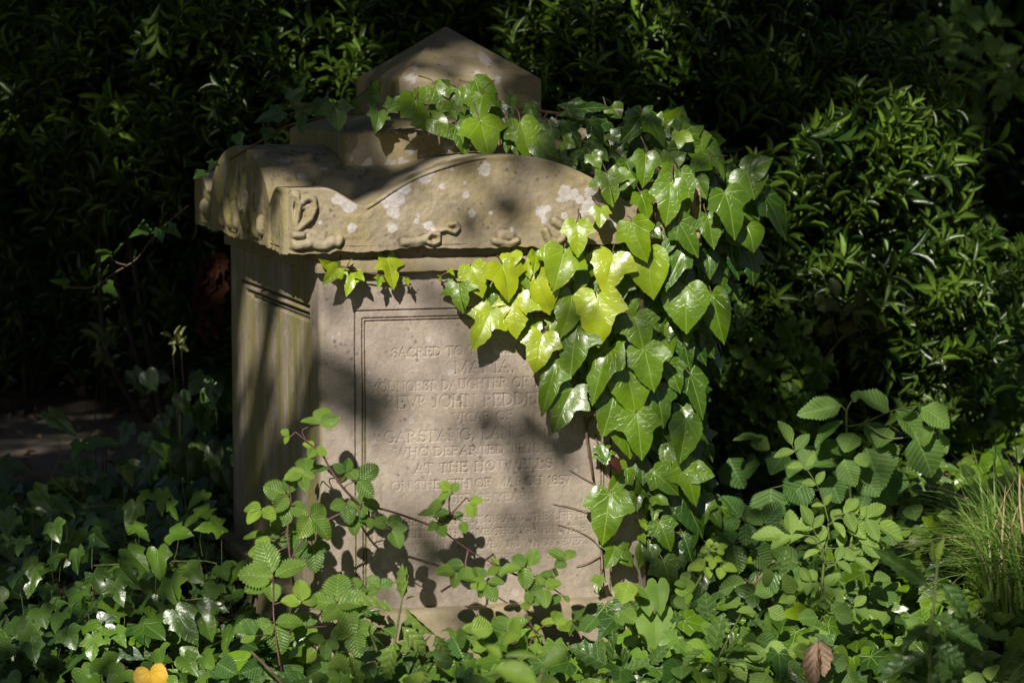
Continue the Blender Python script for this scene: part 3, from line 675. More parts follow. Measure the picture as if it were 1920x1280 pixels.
# hand-read leaves: base and tip on the photograph give size and hang; v is the depth before the stone
def hero_leaf(Lv, kind, bx, by, tx, ty, w, tint, v, out=.02, nj=.19, nbias=None):
    B = TPw(bx, by, v); Tp = TPw(tx, ty, v - out)
    d = Tp - B; L = np.linalg.norm(d)
    n = unit(-EV * .80 + np.array([0, 0, .37]) - EU * .20 + rv(nj)) if nbias is None else unit(np.array(nbias) + rv(nj))
    Lv.add(kind, B - d * L * .04, d, n, L * 1.1, w * 1.22 * scale_at(B), tint)
    return B, d / L, n
def petiole(mb, B, d, n, ln, back):
    p2 = B - d * ln * .5 - n * back * .6 + rv(.004); p3 = B - d * ln * .9 - n * back + rv(.008)
    mb.tube(spline([B + d * .002, p2, p3], 3), .0013, .0017, 5)

# ================================================================== IVY ON THE TOMB
def zc(lst, ox, oy, s): return [(ox + a / s, oy + b / s, ox + c / s, oy + d / s, w / s, t, v, k) for a, b, c, d, w, t, v, k in lst]
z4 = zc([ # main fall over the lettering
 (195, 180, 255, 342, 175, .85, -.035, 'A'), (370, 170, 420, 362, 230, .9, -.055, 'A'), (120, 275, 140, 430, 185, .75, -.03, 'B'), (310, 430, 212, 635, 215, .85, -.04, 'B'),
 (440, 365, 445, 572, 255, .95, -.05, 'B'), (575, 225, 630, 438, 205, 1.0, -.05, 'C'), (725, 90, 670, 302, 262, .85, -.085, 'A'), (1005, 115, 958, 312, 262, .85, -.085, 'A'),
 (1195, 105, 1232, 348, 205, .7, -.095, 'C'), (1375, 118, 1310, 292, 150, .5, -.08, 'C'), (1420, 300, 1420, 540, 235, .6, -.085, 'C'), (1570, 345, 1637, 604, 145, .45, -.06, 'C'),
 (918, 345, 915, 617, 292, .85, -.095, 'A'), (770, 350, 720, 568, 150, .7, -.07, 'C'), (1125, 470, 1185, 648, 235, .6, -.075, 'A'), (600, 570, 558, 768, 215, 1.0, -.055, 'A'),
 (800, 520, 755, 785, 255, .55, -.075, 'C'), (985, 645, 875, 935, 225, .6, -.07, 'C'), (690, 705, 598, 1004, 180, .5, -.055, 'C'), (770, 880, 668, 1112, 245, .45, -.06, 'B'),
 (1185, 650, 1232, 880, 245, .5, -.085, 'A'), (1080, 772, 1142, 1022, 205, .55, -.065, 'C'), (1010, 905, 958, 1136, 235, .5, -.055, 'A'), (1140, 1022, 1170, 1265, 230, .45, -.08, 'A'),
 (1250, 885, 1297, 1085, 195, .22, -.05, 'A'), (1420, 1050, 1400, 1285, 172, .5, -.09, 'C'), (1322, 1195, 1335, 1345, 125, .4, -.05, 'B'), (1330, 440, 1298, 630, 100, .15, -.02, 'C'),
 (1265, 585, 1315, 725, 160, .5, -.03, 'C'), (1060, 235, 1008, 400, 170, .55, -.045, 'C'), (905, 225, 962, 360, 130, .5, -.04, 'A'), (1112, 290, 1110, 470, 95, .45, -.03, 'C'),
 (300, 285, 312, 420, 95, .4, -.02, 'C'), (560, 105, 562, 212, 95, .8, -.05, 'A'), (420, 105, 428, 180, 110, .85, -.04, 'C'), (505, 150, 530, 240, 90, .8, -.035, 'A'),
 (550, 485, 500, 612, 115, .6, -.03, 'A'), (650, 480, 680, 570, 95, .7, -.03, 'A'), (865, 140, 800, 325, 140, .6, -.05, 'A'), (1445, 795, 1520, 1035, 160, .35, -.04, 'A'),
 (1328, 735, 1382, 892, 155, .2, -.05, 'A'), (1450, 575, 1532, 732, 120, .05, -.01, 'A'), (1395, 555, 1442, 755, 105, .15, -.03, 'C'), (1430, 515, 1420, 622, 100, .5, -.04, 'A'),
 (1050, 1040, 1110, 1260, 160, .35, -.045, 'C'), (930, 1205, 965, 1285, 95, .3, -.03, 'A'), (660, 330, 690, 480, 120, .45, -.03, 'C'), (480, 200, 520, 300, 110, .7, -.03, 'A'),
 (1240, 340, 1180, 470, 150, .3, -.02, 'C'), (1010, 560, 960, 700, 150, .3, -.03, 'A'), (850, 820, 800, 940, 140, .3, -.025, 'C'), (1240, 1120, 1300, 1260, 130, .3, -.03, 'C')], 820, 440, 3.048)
z3 = zc([ # shoulder and right end of the capstone
 (440, 530, 476, 708, 205, .7, -.09, 'B'), (505, 560, 600, 560, 120, .65, -.085, 'C'), (645, 655, 695, 795, 165, .7, -.09, 'A'), (400, 735, 402, 840, 118, .9, -.09, 'A'), (265, 825, 266, 1010, 180, .85, -.1, 'A'),
 (590, 825, 672, 1045, 215, .8, -.11, 'A'), (870, 815, 985, 1015, 175, .4, -.12, 'A'), (1045, 785, 1085, 965, 125, .45, -.07, 'C'), (862, 875, 775, 1015, 125, .4, -.09, 'A'), (825, 585, 805, 820, 212, .65, -.13, 'C'),
 (880, 525, 918, 770, 135, .55, -.1, 'C'), (675, 415, 665, 595, 168, .55, -.06, 'A'), (800, 480, 905, 408, 150, .6, -.05, 'C'), (835, 500, 755, 560, 115, .5, -.08, 'A'), (1150, 640, 1220, 900, 235, .5, -.12, 'A'),
 (1280, 515, 1325, 670, 200, .5, -.08, 'C'), (1280, 515, 1425, 440, 150, .5, -.075, 'C'), (1390, 665, 1528, 905, 165, .35, -.06, 'A'), (1282, 845, 1330, 985, 185, .5, -.08, 'C'), (1090, 455, 1150, 555, 115, .55, -.06, 'A'), (1060, 435, 945, 505, 130, .5, -.04, 'C'),
 (1010, 355, 1112, 425, 150, .5, .02, 'C'), (960, 320, 1010, 250, 105, .5, .05, 'C'), (865, 280, 828, 394, 185, .75, .02, 'A'), (840, 250, 890, 140, 150, .7, .05, 'C'), (660, 165, 735, 200, 120, .3, .10, 'A'), (470, 130, 520, 190, 110, .65, .12, 'C'),
 (205, 148, 460, 122, 120, .3, .10, 'B'), (300, 160, 240, 240, 190, .35, .12, 'B'), (440, 215, 380, 260, 120, .3, .1, 'C'), (350, 360, 448, 440, 118, .3, -.02, 'A'), (350, 415, 400, 490, 110, .6, -.06, 'A'), (200, 250, 290, 355, 140, .35, .06, 'B'), (90, 230, 150, 320, 130, .3, .08, 'B'),
 (180, 335, 245, 365, 110, .6, .04, 'A'), (215, 430, 250, 490, 120, .35, .0, 'B'), (285, 390, 320, 455, 110, .35, .02, 'A'), (150, 440, 240, 470, 110, .4, .0, 'B'), (560, 460, 610, 600, 140, .35, -.03, 'C'), (500, 390, 540, 470, 120, .25, .02, 'A'), (470, 300, 560, 330, 120, .25, .06, 'B'),
 (620, 330, 700, 390, 130, .3, .03, 'A'), (700, 220, 740, 290, 120, .45, .05, 'A'), (760, 300, 720, 350, 90, .6, .03, 'A'), (560, 220, 640, 190, 110, .3, .1, 'B'), (420, 300, 330, 330, 100, .3, .07, 'B'), (1290, 1000, 1330, 1182, 155, .08, -.02, 'A'), (1045, 1000, 1062, 1145, 115, .25, -.03, 'C'),
 (890, 1000, 800, 1205, 160, .55, -.1, 'C'), (1180, 960, 1230, 1150, 90, .05, -.01, 'C'), (980, 560, 1030, 670, 110, .35, -.05, 'C'), (700, 850, 760, 910, 110, .5, -.06, 'A'), (1000, 330, 1060, 300, 110, .5, .03, 'C'), (600, 260, 560, 340, 110, .35, .07, 'B'), (720, 400, 770, 430, 120, .3, .0, 'A'), (1160, 540, 1240, 600, 110, .35, -.03, 'A'), (1330, 700, 1350, 800, 110, .3, -.03, 'C')], 1000, 160, 3.2)
z2 = zc([ # garland lying along the foot of the pyramid
 (385, 440, 325, 520, 138, .75, .12, 'C'), (375, 440, 265, 480, 100, .7, .13, 'B'), (395, 430, 440, 375, 90, .7, .14, 'A'), (490, 380, 560, 522, 140, .65, .12, 'B'), (610, 385, 640, 500, 95, .7, .12, 'A'), (735, 415, 715, 545, 178, .85, .08, 'C'),
 (700, 345, 820, 440, 120, .55, .15, 'C'), (890, 425, 885, 528, 70, .6, .12, 'A'), (462, 552, 375, 562, 85, .7, .1, 'C'), (478, 540, 552, 625, 100, .7, .09, 'C'), (600, 575, 658, 722, 118, .5, .08, 'A'), (725, 550, 772, 723, 240, .85, .05, 'A'), (935, 555, 992, 747, 180, .85, .05, 'A'),
 (870, 600, 860, 700, 85, .55, .08, 'A'), (910, 630, 915, 725, 85, .5, .07, 'A'), (1020, 640, 1115, 748, 125, .7, .04, 'C'), (980, 460, 1010, 540, 90, .4, .13, 'B'), (1150, 580, 1250, 660, 110, .3, .09, 'B'), (560, 350, 480, 345, 60, .7, .18, 'A'), (640, 430, 560, 440, 90, .6, .13, 'B'), (680, 520, 600, 530, 90, .5, .12, 'A'),
 (560, 470, 600, 530, 90, .5, .11, 'B'), (800, 470, 830, 570, 120, .5, .11, 'A'), (500, 480, 440, 520, 80, .5, .14, 'B'), (820, 560, 860, 640, 110, .5, .08, 'A'), (1050, 560, 1040, 640, 100, .4, .09, 'B')], 640, 30, 2.782)
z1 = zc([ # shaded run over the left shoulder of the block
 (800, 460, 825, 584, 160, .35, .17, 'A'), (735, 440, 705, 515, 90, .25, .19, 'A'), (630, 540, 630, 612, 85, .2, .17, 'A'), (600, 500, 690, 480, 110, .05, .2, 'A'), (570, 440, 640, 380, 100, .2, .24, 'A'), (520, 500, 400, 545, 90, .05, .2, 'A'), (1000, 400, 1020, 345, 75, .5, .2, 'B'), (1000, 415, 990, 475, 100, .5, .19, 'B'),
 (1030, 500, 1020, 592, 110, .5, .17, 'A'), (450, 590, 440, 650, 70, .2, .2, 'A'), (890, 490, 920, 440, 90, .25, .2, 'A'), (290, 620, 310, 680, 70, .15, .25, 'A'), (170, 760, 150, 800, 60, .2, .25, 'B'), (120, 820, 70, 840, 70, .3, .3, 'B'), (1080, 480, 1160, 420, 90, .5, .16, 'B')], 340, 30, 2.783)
z5 = zc([ # small young sprig under the cornice
 (795, 175, 688, 112, 105, .9, -.03, 'A'), (800, 160, 715, 262, 125, .8, -.045, 'A'), (875, 140, 890, 95, 85, .8, -.04, 'B'), (915, 185, 868, 338, 125, .85, -.03, 'A'), (1150, 90, 1202, 288, 195, .85, -.03, 'B'), (1100, 225, 1090, 295, 75, .75, -.035, 'B'), (1285, 235, 1300, 272, 60, .8, -.03, 'B'), (1520, 215, 1525, 245, 35, .8, -.02, 'B'), (1590, 170, 1620, 205, 45, .85, -.03, 'B'), (940, 200, 985, 240, 70, .8, -.04, 'A')], 420, 460, 3.764)
z9 = zc([ # lower leaves at the right edge of the face
 (960, 20, 980, 82, 110, .4, -.03, 'A'), (1090, 110, 1000, 245, 135, .65, -.04, 'A'), (1000, 250, 962, 505, 248, .5, -.06, 'A'), (1030, 540, 985, 645, 150, .5, -.05, 'B'), (1030, 545, 1122, 632, 130, .5, -.045, 'A'), (1145, 230, 1150, 332, 95, .3, -.03, 'A'), (1240, 130, 1372, 245, 150, .35, -.05, 'A'), (1330, 0, 1360, 165, 115, .35, -.05, 'C'),
 (1400, 88, 1472, 300, 155, .45, -.07, 'A'), (1440, 120, 1562, 150, 110, .4, -.075, 'C'), (1270, 400, 1330, 548, 150, .4, -.05, 'A'), (1400, 250, 1500, 475, 150, .1, -.02, 'C'), (1290, 610, 1340, 775, 175, .45, -.05, 'A'), (1170, 475, 1190, 515, 50, .6, -.02, 'A'), (1180, 540, 1165, 645, 75, .6, -.02, 'C'), (1240, 260, 1315, 300, 100, .5, -.04, 'A'), (1170, 80, 1180, 190, 90, .3, -.03, 'C'),
 (1250, 90, 1300, 150, 100, .4, -.03, 'A'), (1190, 120, 1240, 140, 90, .45, -.035, 'A'), (1250, 310, 1240, 390, 70, .5, -.03, 'A'), (1400, 470, 1450, 620, 130, .12, -.01, 'A'), (1340, 560, 1400, 640, 110, .2, -.01, 'A'), (1170, 395, 1200, 440, 55, .6, -.02, 'A'), (1215, 510, 1230, 620, 110, .35, -.02, 'C'), (1450, 560, 1500, 700, 120, .08, .0, 'A'), (1090, 880, 1110, 960, 85, .4, -.05, 'A'), (975, 855, 1012, 1012, 205, .25, -.06, 'A'), (1060, 760, 1040, 830, 80, .5, -.04, 'A'), (940, 700, 930, 780, 80, .6, -.04, 'B')], 800, 840, 2.909)
def ivy_plant(label, group, leaves, stems, loc, fill=None, mat='ivy', tk=1.0, smat='stem_brown'):
    root = empty('ivy_vine', tuple(loc), label, 'ivy', group)
    Lv = Leaves(); mb = MB()
    for bx, by, tx, ty, w, t, v, k in leaves:
        if k == 'C' and w > 45 and random.random() < .5: k = 'A'
        B, d, n = hero_leaf(Lv, 'ivy' + k, bx, by, tx, ty, w, min(1, t * tk), v)
        if v < .25: petiole(mb, B - d * .004, d, n, random.uniform(.025, .05), random.uniform(.015, .04))
    if fill: fill(Lv, mb)
    for pts, r0, r1 in stems:
        mb.tube(spline([TPw(x, y, v) for x, y, v in pts], 6), r0, r1, 6)
    Lv.build('foliage', M[mat], root); mb.build('stem', M[smat], root)
    return root
def scatter(region, n, size, vr, tint, down=1.0):
    # region: list of (px,py,rx,ry) discs on the face
    def f(Lv, mb):
        for _ in range(n):
            cx, cy, rx, ry = random.choices(region, [r[2] * r[3] for r in region])[0]
            a = random.uniform(0, 6.283); q = math.sqrt(random.random())
            x = cx + rx * q * math.cos(a); y = cy + ry * q * math.sin(a); v = random.uniform(*vr)
            B = TPw(x, y, v); s = random.uniform(*size)
            d = unit(EU * random.gauss(.05, .5) + np.array([0, 0, -down]) - EV * random.uniform(.0, .5))
            n_ = unit(-EV * .7 + np.array([0, 0, .5]) + rv(.35))
            k = random.choice(['ivyA', 'ivyA', 'ivyC', 'ivyB'])
            Lv.add(k, B, d, n_, s, s * random.uniform(.85, 1.1), random.uniform(*tint))
            if random.random() < .4: petiole(mb, B, d, n_, .04, .03)
    return f
grp = 'ivy growths on the tomb'
def fill_fall(Lv, mb):
    scatter([(1180, 600, 130, 150), (1230, 470, 110, 110), (1180, 740, 110, 90)], 46, (.06, .10), (-.035, .01), (.1, .45))(Lv, mb)
    scatter([(1285, 620, 55, 220), (1310, 480, 50, 130)], 60, (.06, .10), (-.02, .12), (.0, .3))(Lv, mb)
def fill_shoulder(Lv, mb):
    scatter([(1240, 310, 110, 90), (1300, 400, 90, 90), (1180, 250, 120, 50)], 60, (.05, .09), (-.03, .14), (.1, .5))(Lv, mb)
    scatter([(1350, 400, 60, 100), (1330, 480, 60, 80)], 26, (.06, .10), (-.04, .16), (.05, .35))(Lv, mb)
def fill_low(Lv, mb):
    scatter([(1270, 900, 70, 160), (1290, 1040, 60, 90)], 80, (.05, .09), (-.02, .12), (.05, .4))(Lv, mb)
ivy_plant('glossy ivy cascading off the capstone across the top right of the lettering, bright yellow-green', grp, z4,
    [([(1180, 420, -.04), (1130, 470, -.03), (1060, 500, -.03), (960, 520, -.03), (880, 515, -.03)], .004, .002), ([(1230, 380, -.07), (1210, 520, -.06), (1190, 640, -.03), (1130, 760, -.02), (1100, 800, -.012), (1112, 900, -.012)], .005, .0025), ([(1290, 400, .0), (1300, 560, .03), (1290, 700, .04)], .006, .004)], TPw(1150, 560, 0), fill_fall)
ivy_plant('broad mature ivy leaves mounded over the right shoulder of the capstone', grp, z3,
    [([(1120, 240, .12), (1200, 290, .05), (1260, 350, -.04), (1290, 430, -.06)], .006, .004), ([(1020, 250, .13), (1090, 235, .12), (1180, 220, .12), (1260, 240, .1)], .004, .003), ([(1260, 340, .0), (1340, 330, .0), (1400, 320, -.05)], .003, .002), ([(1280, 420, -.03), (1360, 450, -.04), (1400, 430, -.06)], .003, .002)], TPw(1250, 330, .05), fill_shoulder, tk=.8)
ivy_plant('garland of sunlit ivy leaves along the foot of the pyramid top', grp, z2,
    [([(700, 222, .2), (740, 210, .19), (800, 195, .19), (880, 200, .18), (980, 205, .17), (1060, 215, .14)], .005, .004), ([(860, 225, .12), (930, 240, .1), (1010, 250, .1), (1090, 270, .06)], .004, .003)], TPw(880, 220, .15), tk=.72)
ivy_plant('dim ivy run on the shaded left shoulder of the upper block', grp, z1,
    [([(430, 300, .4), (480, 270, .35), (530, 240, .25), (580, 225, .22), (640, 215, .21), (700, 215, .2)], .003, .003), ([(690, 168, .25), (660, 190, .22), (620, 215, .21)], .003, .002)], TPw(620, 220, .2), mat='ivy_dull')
ivy_plant('small young ivy sprig hanging under the cornice at top left of the face', grp, z5,
    [([(602, 505, -.02), (640, 500, -.035), (680, 510, -.035), (730, 518, -.03), (765, 520, -.02)], .002, .0015), ([(850, 505, -.02), (835, 512, -.02), (822, 520, -.018)], .0015, .001)], TPw(680, 510, 0))
ivy_plant('ivy climbing the lower right edge of the face, with bare brown stems', grp, z9,
    [([(1095, 780, -.004), (1108, 860, -.004), (1120, 960, -.004), (1128, 1040, -.004), (1130, 1080, -.02)], .0018, .0024), ([(1067, 880, -.002), (1090, 893, -.004), (1118, 908, -.004)], .0008, .0013), ([(1036, 944, -.002), (1070, 950, -.004), (1122, 966, -.004)], .0008, .0013), ([(1045, 982, -.002), (1080, 992, -.004), (1110, 1010, -.004), (1127, 1028, -.004)], .0008, .0013),
     ([(1212, 1120, .02), (1212, 1000, .015), (1208, 900, .015), (1200, 820, .01)], .005, .004), ([(1128, 1040, -.004), (1100, 1055, -.004), (1080, 1060, -.004)], .0015, .001), ([(1190, 960, -.004), (1170, 900, -.02), (1150, 850, -.02)], .003, .002)], TPw(1180, 960, 0), fill_low, smat='stem_tan')
# ivy trail dangling in the dark on the left
def dark_trail():
    root = empty('ivy_vine', tuple(at(280, 480, 6.3)), 'thin ivy trail hanging in the dark gap left of the tomb', 'ivy')
    Lv = Leaves(); mb = MB(); q = 1 / 3.764
    for x, y, tx, ty, w in [(415, 510, 395, 455, 70), (480, 570, 365, 550, 90), (620, 500, 550, 500, 110), (640, 490, 655, 435, 80), (700, 570, 640, 628, 90), (750, 580, 820, 648, 110), (700, 500, 690, 460, 70), (740, 510, 750, 430, 90), (760, 340, 680, 330, 100), (760, 350, 720, 400, 90), (830, 340, 850, 280, 90), (960, 350, 930, 388, 60), (990, 180, 1000, 110, 110), (1040, 180, 920, 230, 100), (1130, 190, 1140, 270, 130), (1190, 170, 1268, 235, 100), (1150, 160, 1180, 130, 80)]:
        B = at(x * q, 380 + y * q, 6.3); Tq = at(tx * q, 380 + ty * q, 6.25)
        Lv.add(random.choice(['ivyB', 'ivyA']), B, Tq - B, unit(np.array([-.2, -.8, .5]) + rv(.3)), np.linalg.norm(Tq - B), w * q * 6.3 / FPX, random.uniform(.2, .5))
    mb.tube(spline([at(x * q, 380 + y * q, 6.32) for x, y in [(490, 600), (570, 600), (680, 590), (800, 500), (960, 400), (1060, 270), (1200, 130), (1330, 20)]], 5), .002, .002)
    mb.tube(spline([at(x * q, 380 + y * q, 6.31) for x, y in [(780, 390), (830, 425), (890, 440)]], 4), .002, .002)
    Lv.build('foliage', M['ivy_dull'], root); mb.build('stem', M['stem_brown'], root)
dark_trail()

def left_bed():
    root = empty('ivy_vine', tuple(at(210, 1150, 5.4)), 'larger lobed ivy leaves standing clear of the ground bed left of the tomb', 'ivy')
    Lv = Leaves(); mb = MB(); gs = []
    for bx, by, tx, ty, w, t in [(185, 270, 290, 350, 75, .25), (300, 375, 270, 440, 65, .3), (330, 380, 440, 370, 75, .3), (640, 370, 550, 350, 65, .2), (460, 470, 500, 540, 85, .35), (130, 560, 215, 640, 95, .4), (215, 590, 280, 650, 85, .3), (200, 680, 220, 750, 95, .4), (560, 570, 510, 600, 75, .7), (610, 560, 600, 650, 75, .8), (640, 600, 660, 670, 65, .8), (770, 570, 700, 620, 85, .85), (780, 630, 680, 690, 105, .8), (830, 690, 730, 700, 95, .8),
        (510, 610, 470, 710, 85, .4), (500, 690, 560, 740, 85, .5), (480, 780, 560, 860, 105, .55), (590, 780, 600, 900, 115, .5), (640, 720, 720, 720, 105, .6), (290, 780, 280, 870, 105, .45), (230, 800, 170, 830, 85, .5), (350, 720, 400, 770, 85, .15), (130, 850, 100, 960, 95, .4), (180, 850, 150, 870, 75, .3), (60, 870, 40, 920, 85, .2), (170, 920, 160, 960, 65, .3), (300, 930, 260, 980, 105, .3), (430, 900, 460, 990, 105, .55), (640, 890, 660, 990, 135, .5), (700, 850, 760, 900, 110, .45), (810, 910, 780, 970, 95, .4),
        (150, 1000, 170, 1070, 115, .35), (40, 1050, 50, 1100, 85, .3), (100, 1080, 160, 1160, 115, .4), (320, 980, 300, 1060, 115, .3), (540, 1060, 620, 1110, 145, .35), (660, 1010, 740, 1140, 135, .5), (740, 990, 800, 1120, 135, .55), (890, 830, 860, 900, 125, .75), (830, 840, 850, 890, 90, .6), (430, 1080, 470, 1140, 75, .65), (380, 1090, 400, 1150, 95, .5), (350, 1110, 340, 1200, 105, .5), (870, 1070, 830, 1170, 115, .6), (120, 1130, 130, 1200, 95, .25), (250, 1080, 280, 1150, 115, .3), (380, 1190, 430, 1260, 125, .6), (470, 1230, 400, 1290, 125, .7), (600, 1150, 600, 1210, 115, .65), (760, 1180, 800, 1220, 100, .6), (690, 1180, 740, 1250, 90, .5), (20, 640, 30, 740, 110, .4), (60, 660, 20, 720, 80, .5), (90, 740, 60, 800, 90, .3), (450, 850, 520, 930, 100, .4), (350, 870, 390, 950, 100, .35), (560, 950, 520, 1020, 100, .4), (230, 1020, 200, 1090, 100, .35)]:
        y = 640 + by / 2; d_ = 6.0 - (y - 900) / 380 * .95 if y > 860 else 6.3
        B = at(bx / 2, y, d_); Tq = at(tx / 2, 640 + ty / 2, d_ - .035)
        Lv.add(random.choice(['ivyA', 'ivyA', 'ivyB']), B, Tq - B, unit(np.array([-.25, -.62, .72]) + rv(.28)), np.linalg.norm(Tq - B), w / 2 * 1.1 * d_ / FPX, t)
        g = B.copy(); g[2] = max(float(th(B[0], B[1])), B[2] - .16); gs.append(g); mb.tube(spline([B, (B + g) / 2 + rv(.012), g], 3), .0008, .001, 5)
    for _ in range(26):
        x, y = random.uniform(230, 428), random.uniform(690, 880); d_ = random.uniform(6.5, 7.1); B = at(x, y, d_); s = random.uniform(.05, .085)
        Lv.add(random.choice(['ivyA', 'ivyC']), B, np.array([random.gauss(0, .5), -.3, -1]), unit(np.array([-.3, -.8, .5]) + rv(.4)), s, s, random.uniform(.0, .25)); g = B + rv(.01); g[2] = max(float(th(B[0], B[1])), B[2] - .2)
        if _ % 6 == 0: gs.append(g); mb.tube([B, g], .0008, .001, 5)
    run = [gs.pop(0)]
    while gs:
        k = min(range(len(gs)), key=lambda i: np.linalg.norm(gs[i] - run[-1])); run.append(gs.pop(k))
    mb.tube(spline(run, 4), .0018, .0018, 5)
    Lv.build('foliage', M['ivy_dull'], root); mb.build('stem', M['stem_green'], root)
left_bed()

# ================================================================== BRAMBLES, SAPLINGS, HOLLY
def trio(Lv, mb, c, size, rot, tint, nrm, kind='bramble', n=3, stemto=None, wr=.8):
    """three leaflets round one joint; rot turns the end leaflet in the picture-facing plane"""
    z = unit(nrm + rv(.18)); up = np.array([0, 0, 1.0]); u = unit(np.cross(up, z)); w = np.cross(z, u)
    for k, (a, s) in enumerate([(0, 1.0), (78, .86), (-78, .86), (128, .7), (-128, .7)][:n]):
        ang = R(rot + a + random.gauss(0, 7)); d = unit(-u * math.sin(ang) + w * math.cos(ang) + z * random.gauss(.02, .16))
        s *= 1.22 * size * random.uniform(.9, 1.1)
        Lv.add(kind, c + d * (.10 * size if k == 0 else .02 * size), d, unit(z + rv(.2)), s, s * wr * random.uniform(.9, 1.08), tint * .85 + random.gauss(0, .07))
    if stemto is not None: mb.tube(spline([c, (c + stemto) / 2 + rv(.006), stemto], 3), .0012, .0016, 5)
FACE = unit(-EV * .75 - EU * .15 + np.array([0, 0, .55]))
def bramble(label, loc, canes, trios, r0=.0028, group='brambles in front of the tomb', matstem='stem_red'):
    """canes: px polylines with distance; trios: (px,py,dist,size_px,rot,tint,n)"""
    root = empty('bramble', tuple(loc), label, 'bramble', group); Lv = Leaves(); mb = MB(); nodes = []
    for cane in canes:
        P = spline([at(x, y, d) for x, y, d in cane], 8); nodes += P
        mb.tube(P, r0, r0 * .5, 6)
        for p in P[::3]:
            q = rv(1); mb.tube([p, p + unit(q) * .006], .001, .0001, 4)
    N_ = np.array(nodes)
    for x, y, d, s, rot, t, n in trios:
        c = at(x, y, d); near = N_[np.argmin(np.linalg.norm(N_ - c, axis=1))] if len(N_) else None
        trio(Lv, mb, c, s * d / FPX, rot, t, FACE, n=n, stemto=near if near is not None and np.linalg.norm(near - c) < .16 else None)
    Lv.build('foliage', M['bramble'], root); mb.build('stem', M[matstem], root); return root
def q7(x, y): return 400 + x / 2.37, 740 + y / 2.37
def q9(x, y): return 800 + x / 2.909, 840 + y / 2.909
def T7(l): return [(*q7(x, y), d, s / 2.37, r, t, n) for x, y, d, s, r, t, n in l]
def T9(l): return [(*q9(x, y), d, s / 2.909, r, t, n) for x, y, d, s, r, t, n in l]
D0 = 5.33
bramble('tall bramble shoot with crinkled leaves in front of the left corner of the tomb', at(560, 1100, D0),
  [[(*q7(360, 860), 5.30), (*q7(330, 620), 5.32), (*q7(345, 480), 5.33), (*q7(330, 380), 5.33)], [(*q7(660, 500), D0 + .03), (*q7(575, 410), D0), (*q7(520, 330), D0), (*q7(480, 260), D0), (*q7(420, 210), D0), (*q7(365, 165), D0)],
   [(*q7(640, 495), 5.36), (*q7(500, 560), 5.34), (*q7(400, 640), 5.32), (*q7(330, 760), 5.3)]],
  T7([(473, 132, D0, 88, 0, .6, 3), (450, 235, D0, 58, 150, .85, 3), (340, 180, D0, 40, 60, .8, 2), (420, 350, D0, 95, 10, .45, 3), (395, 355, D0 - .02, 60, 190, .8, 3), (330, 440, D0, 95, 70, .5, 3), (430, 540, D0 - .02, 105, 215, .5, 3), (340, 490, D0, 80, 160, .55, 3), (590, 480, D0 + .02, 72, 180, .4, 3),
      (640, 380, D0, 92, -60, .45, 3), (590, 345, D0 + .02, 62, 60, .35, 3), (215, 505, D0 - .03, 80, 150, .9, 3), (235, 625, D0, 78, 80, .6, 2), (250, 690, D0, 80, 100, .55, 2), (440, 670, D0 + .02, 85, 190, .35, 3), (620, 550, D0 + .04, 60, 170, .5, 2), (300, 600, D0 + .02, 70, 120, .25, 3), (380, 600, D0 + .03, 80, 160, .35, 3), (660, 480, D0 + .03, 60, -100, .3, 3)]))
bramble('arching bramble cane with small leaves crossing the foot of the lettering', at(880, 1000, 5.42),
  [[(*q7(640, 500), 5.38), (*q7(740, 505), 5.38), (*q7(880, 548), 5.40), (*q7(1010, 600), 5.42), (*q9(140, 490), 5.44), (*q9(240, 560), 5.45), (*q9(385, 640), 5.46)], [(*q9(125, 350), 5.40), (*q9(122, 300), 5.4), (*q9(128, 255), 5.4)], [(*q9(85, 410), 5.4), (*q9(150, 340), 5.4), (*q9(215, 270), 5.4)], [(*q9(225, 560), 5.45), (*q9(212, 640), 5.43), (*q9(240, 700), 5.42)], [(*q7(690, 510), 5.38), (*q7(700, 560), 5.37), (*q7(760, 590), 5.36)]],
  T9([(130, 238, 5.40, 66, 40, .75, 3), (235, 290, 5.39, 72, 190, .95, 2), (35, 370, 5.40, 105, 15, .4, 3), (60, 400, 5.41, 75, 200, .45, 3), (130, 390, 5.42, 60, -60, .4, 2), (190, 395, 5.4, 70, 200, .55, 1), (395, 640, 5.45, 60, 110, .6, 3), (215, 640, 5.42, 95, 90, .5, 2)]) +
  T7([(770, 580, 5.36, 78, 20, .45, 3), (790, 600, 5.35, 70, 200, .5, 2), (700, 545, 5.37, 55, 90, .35, 2)]))
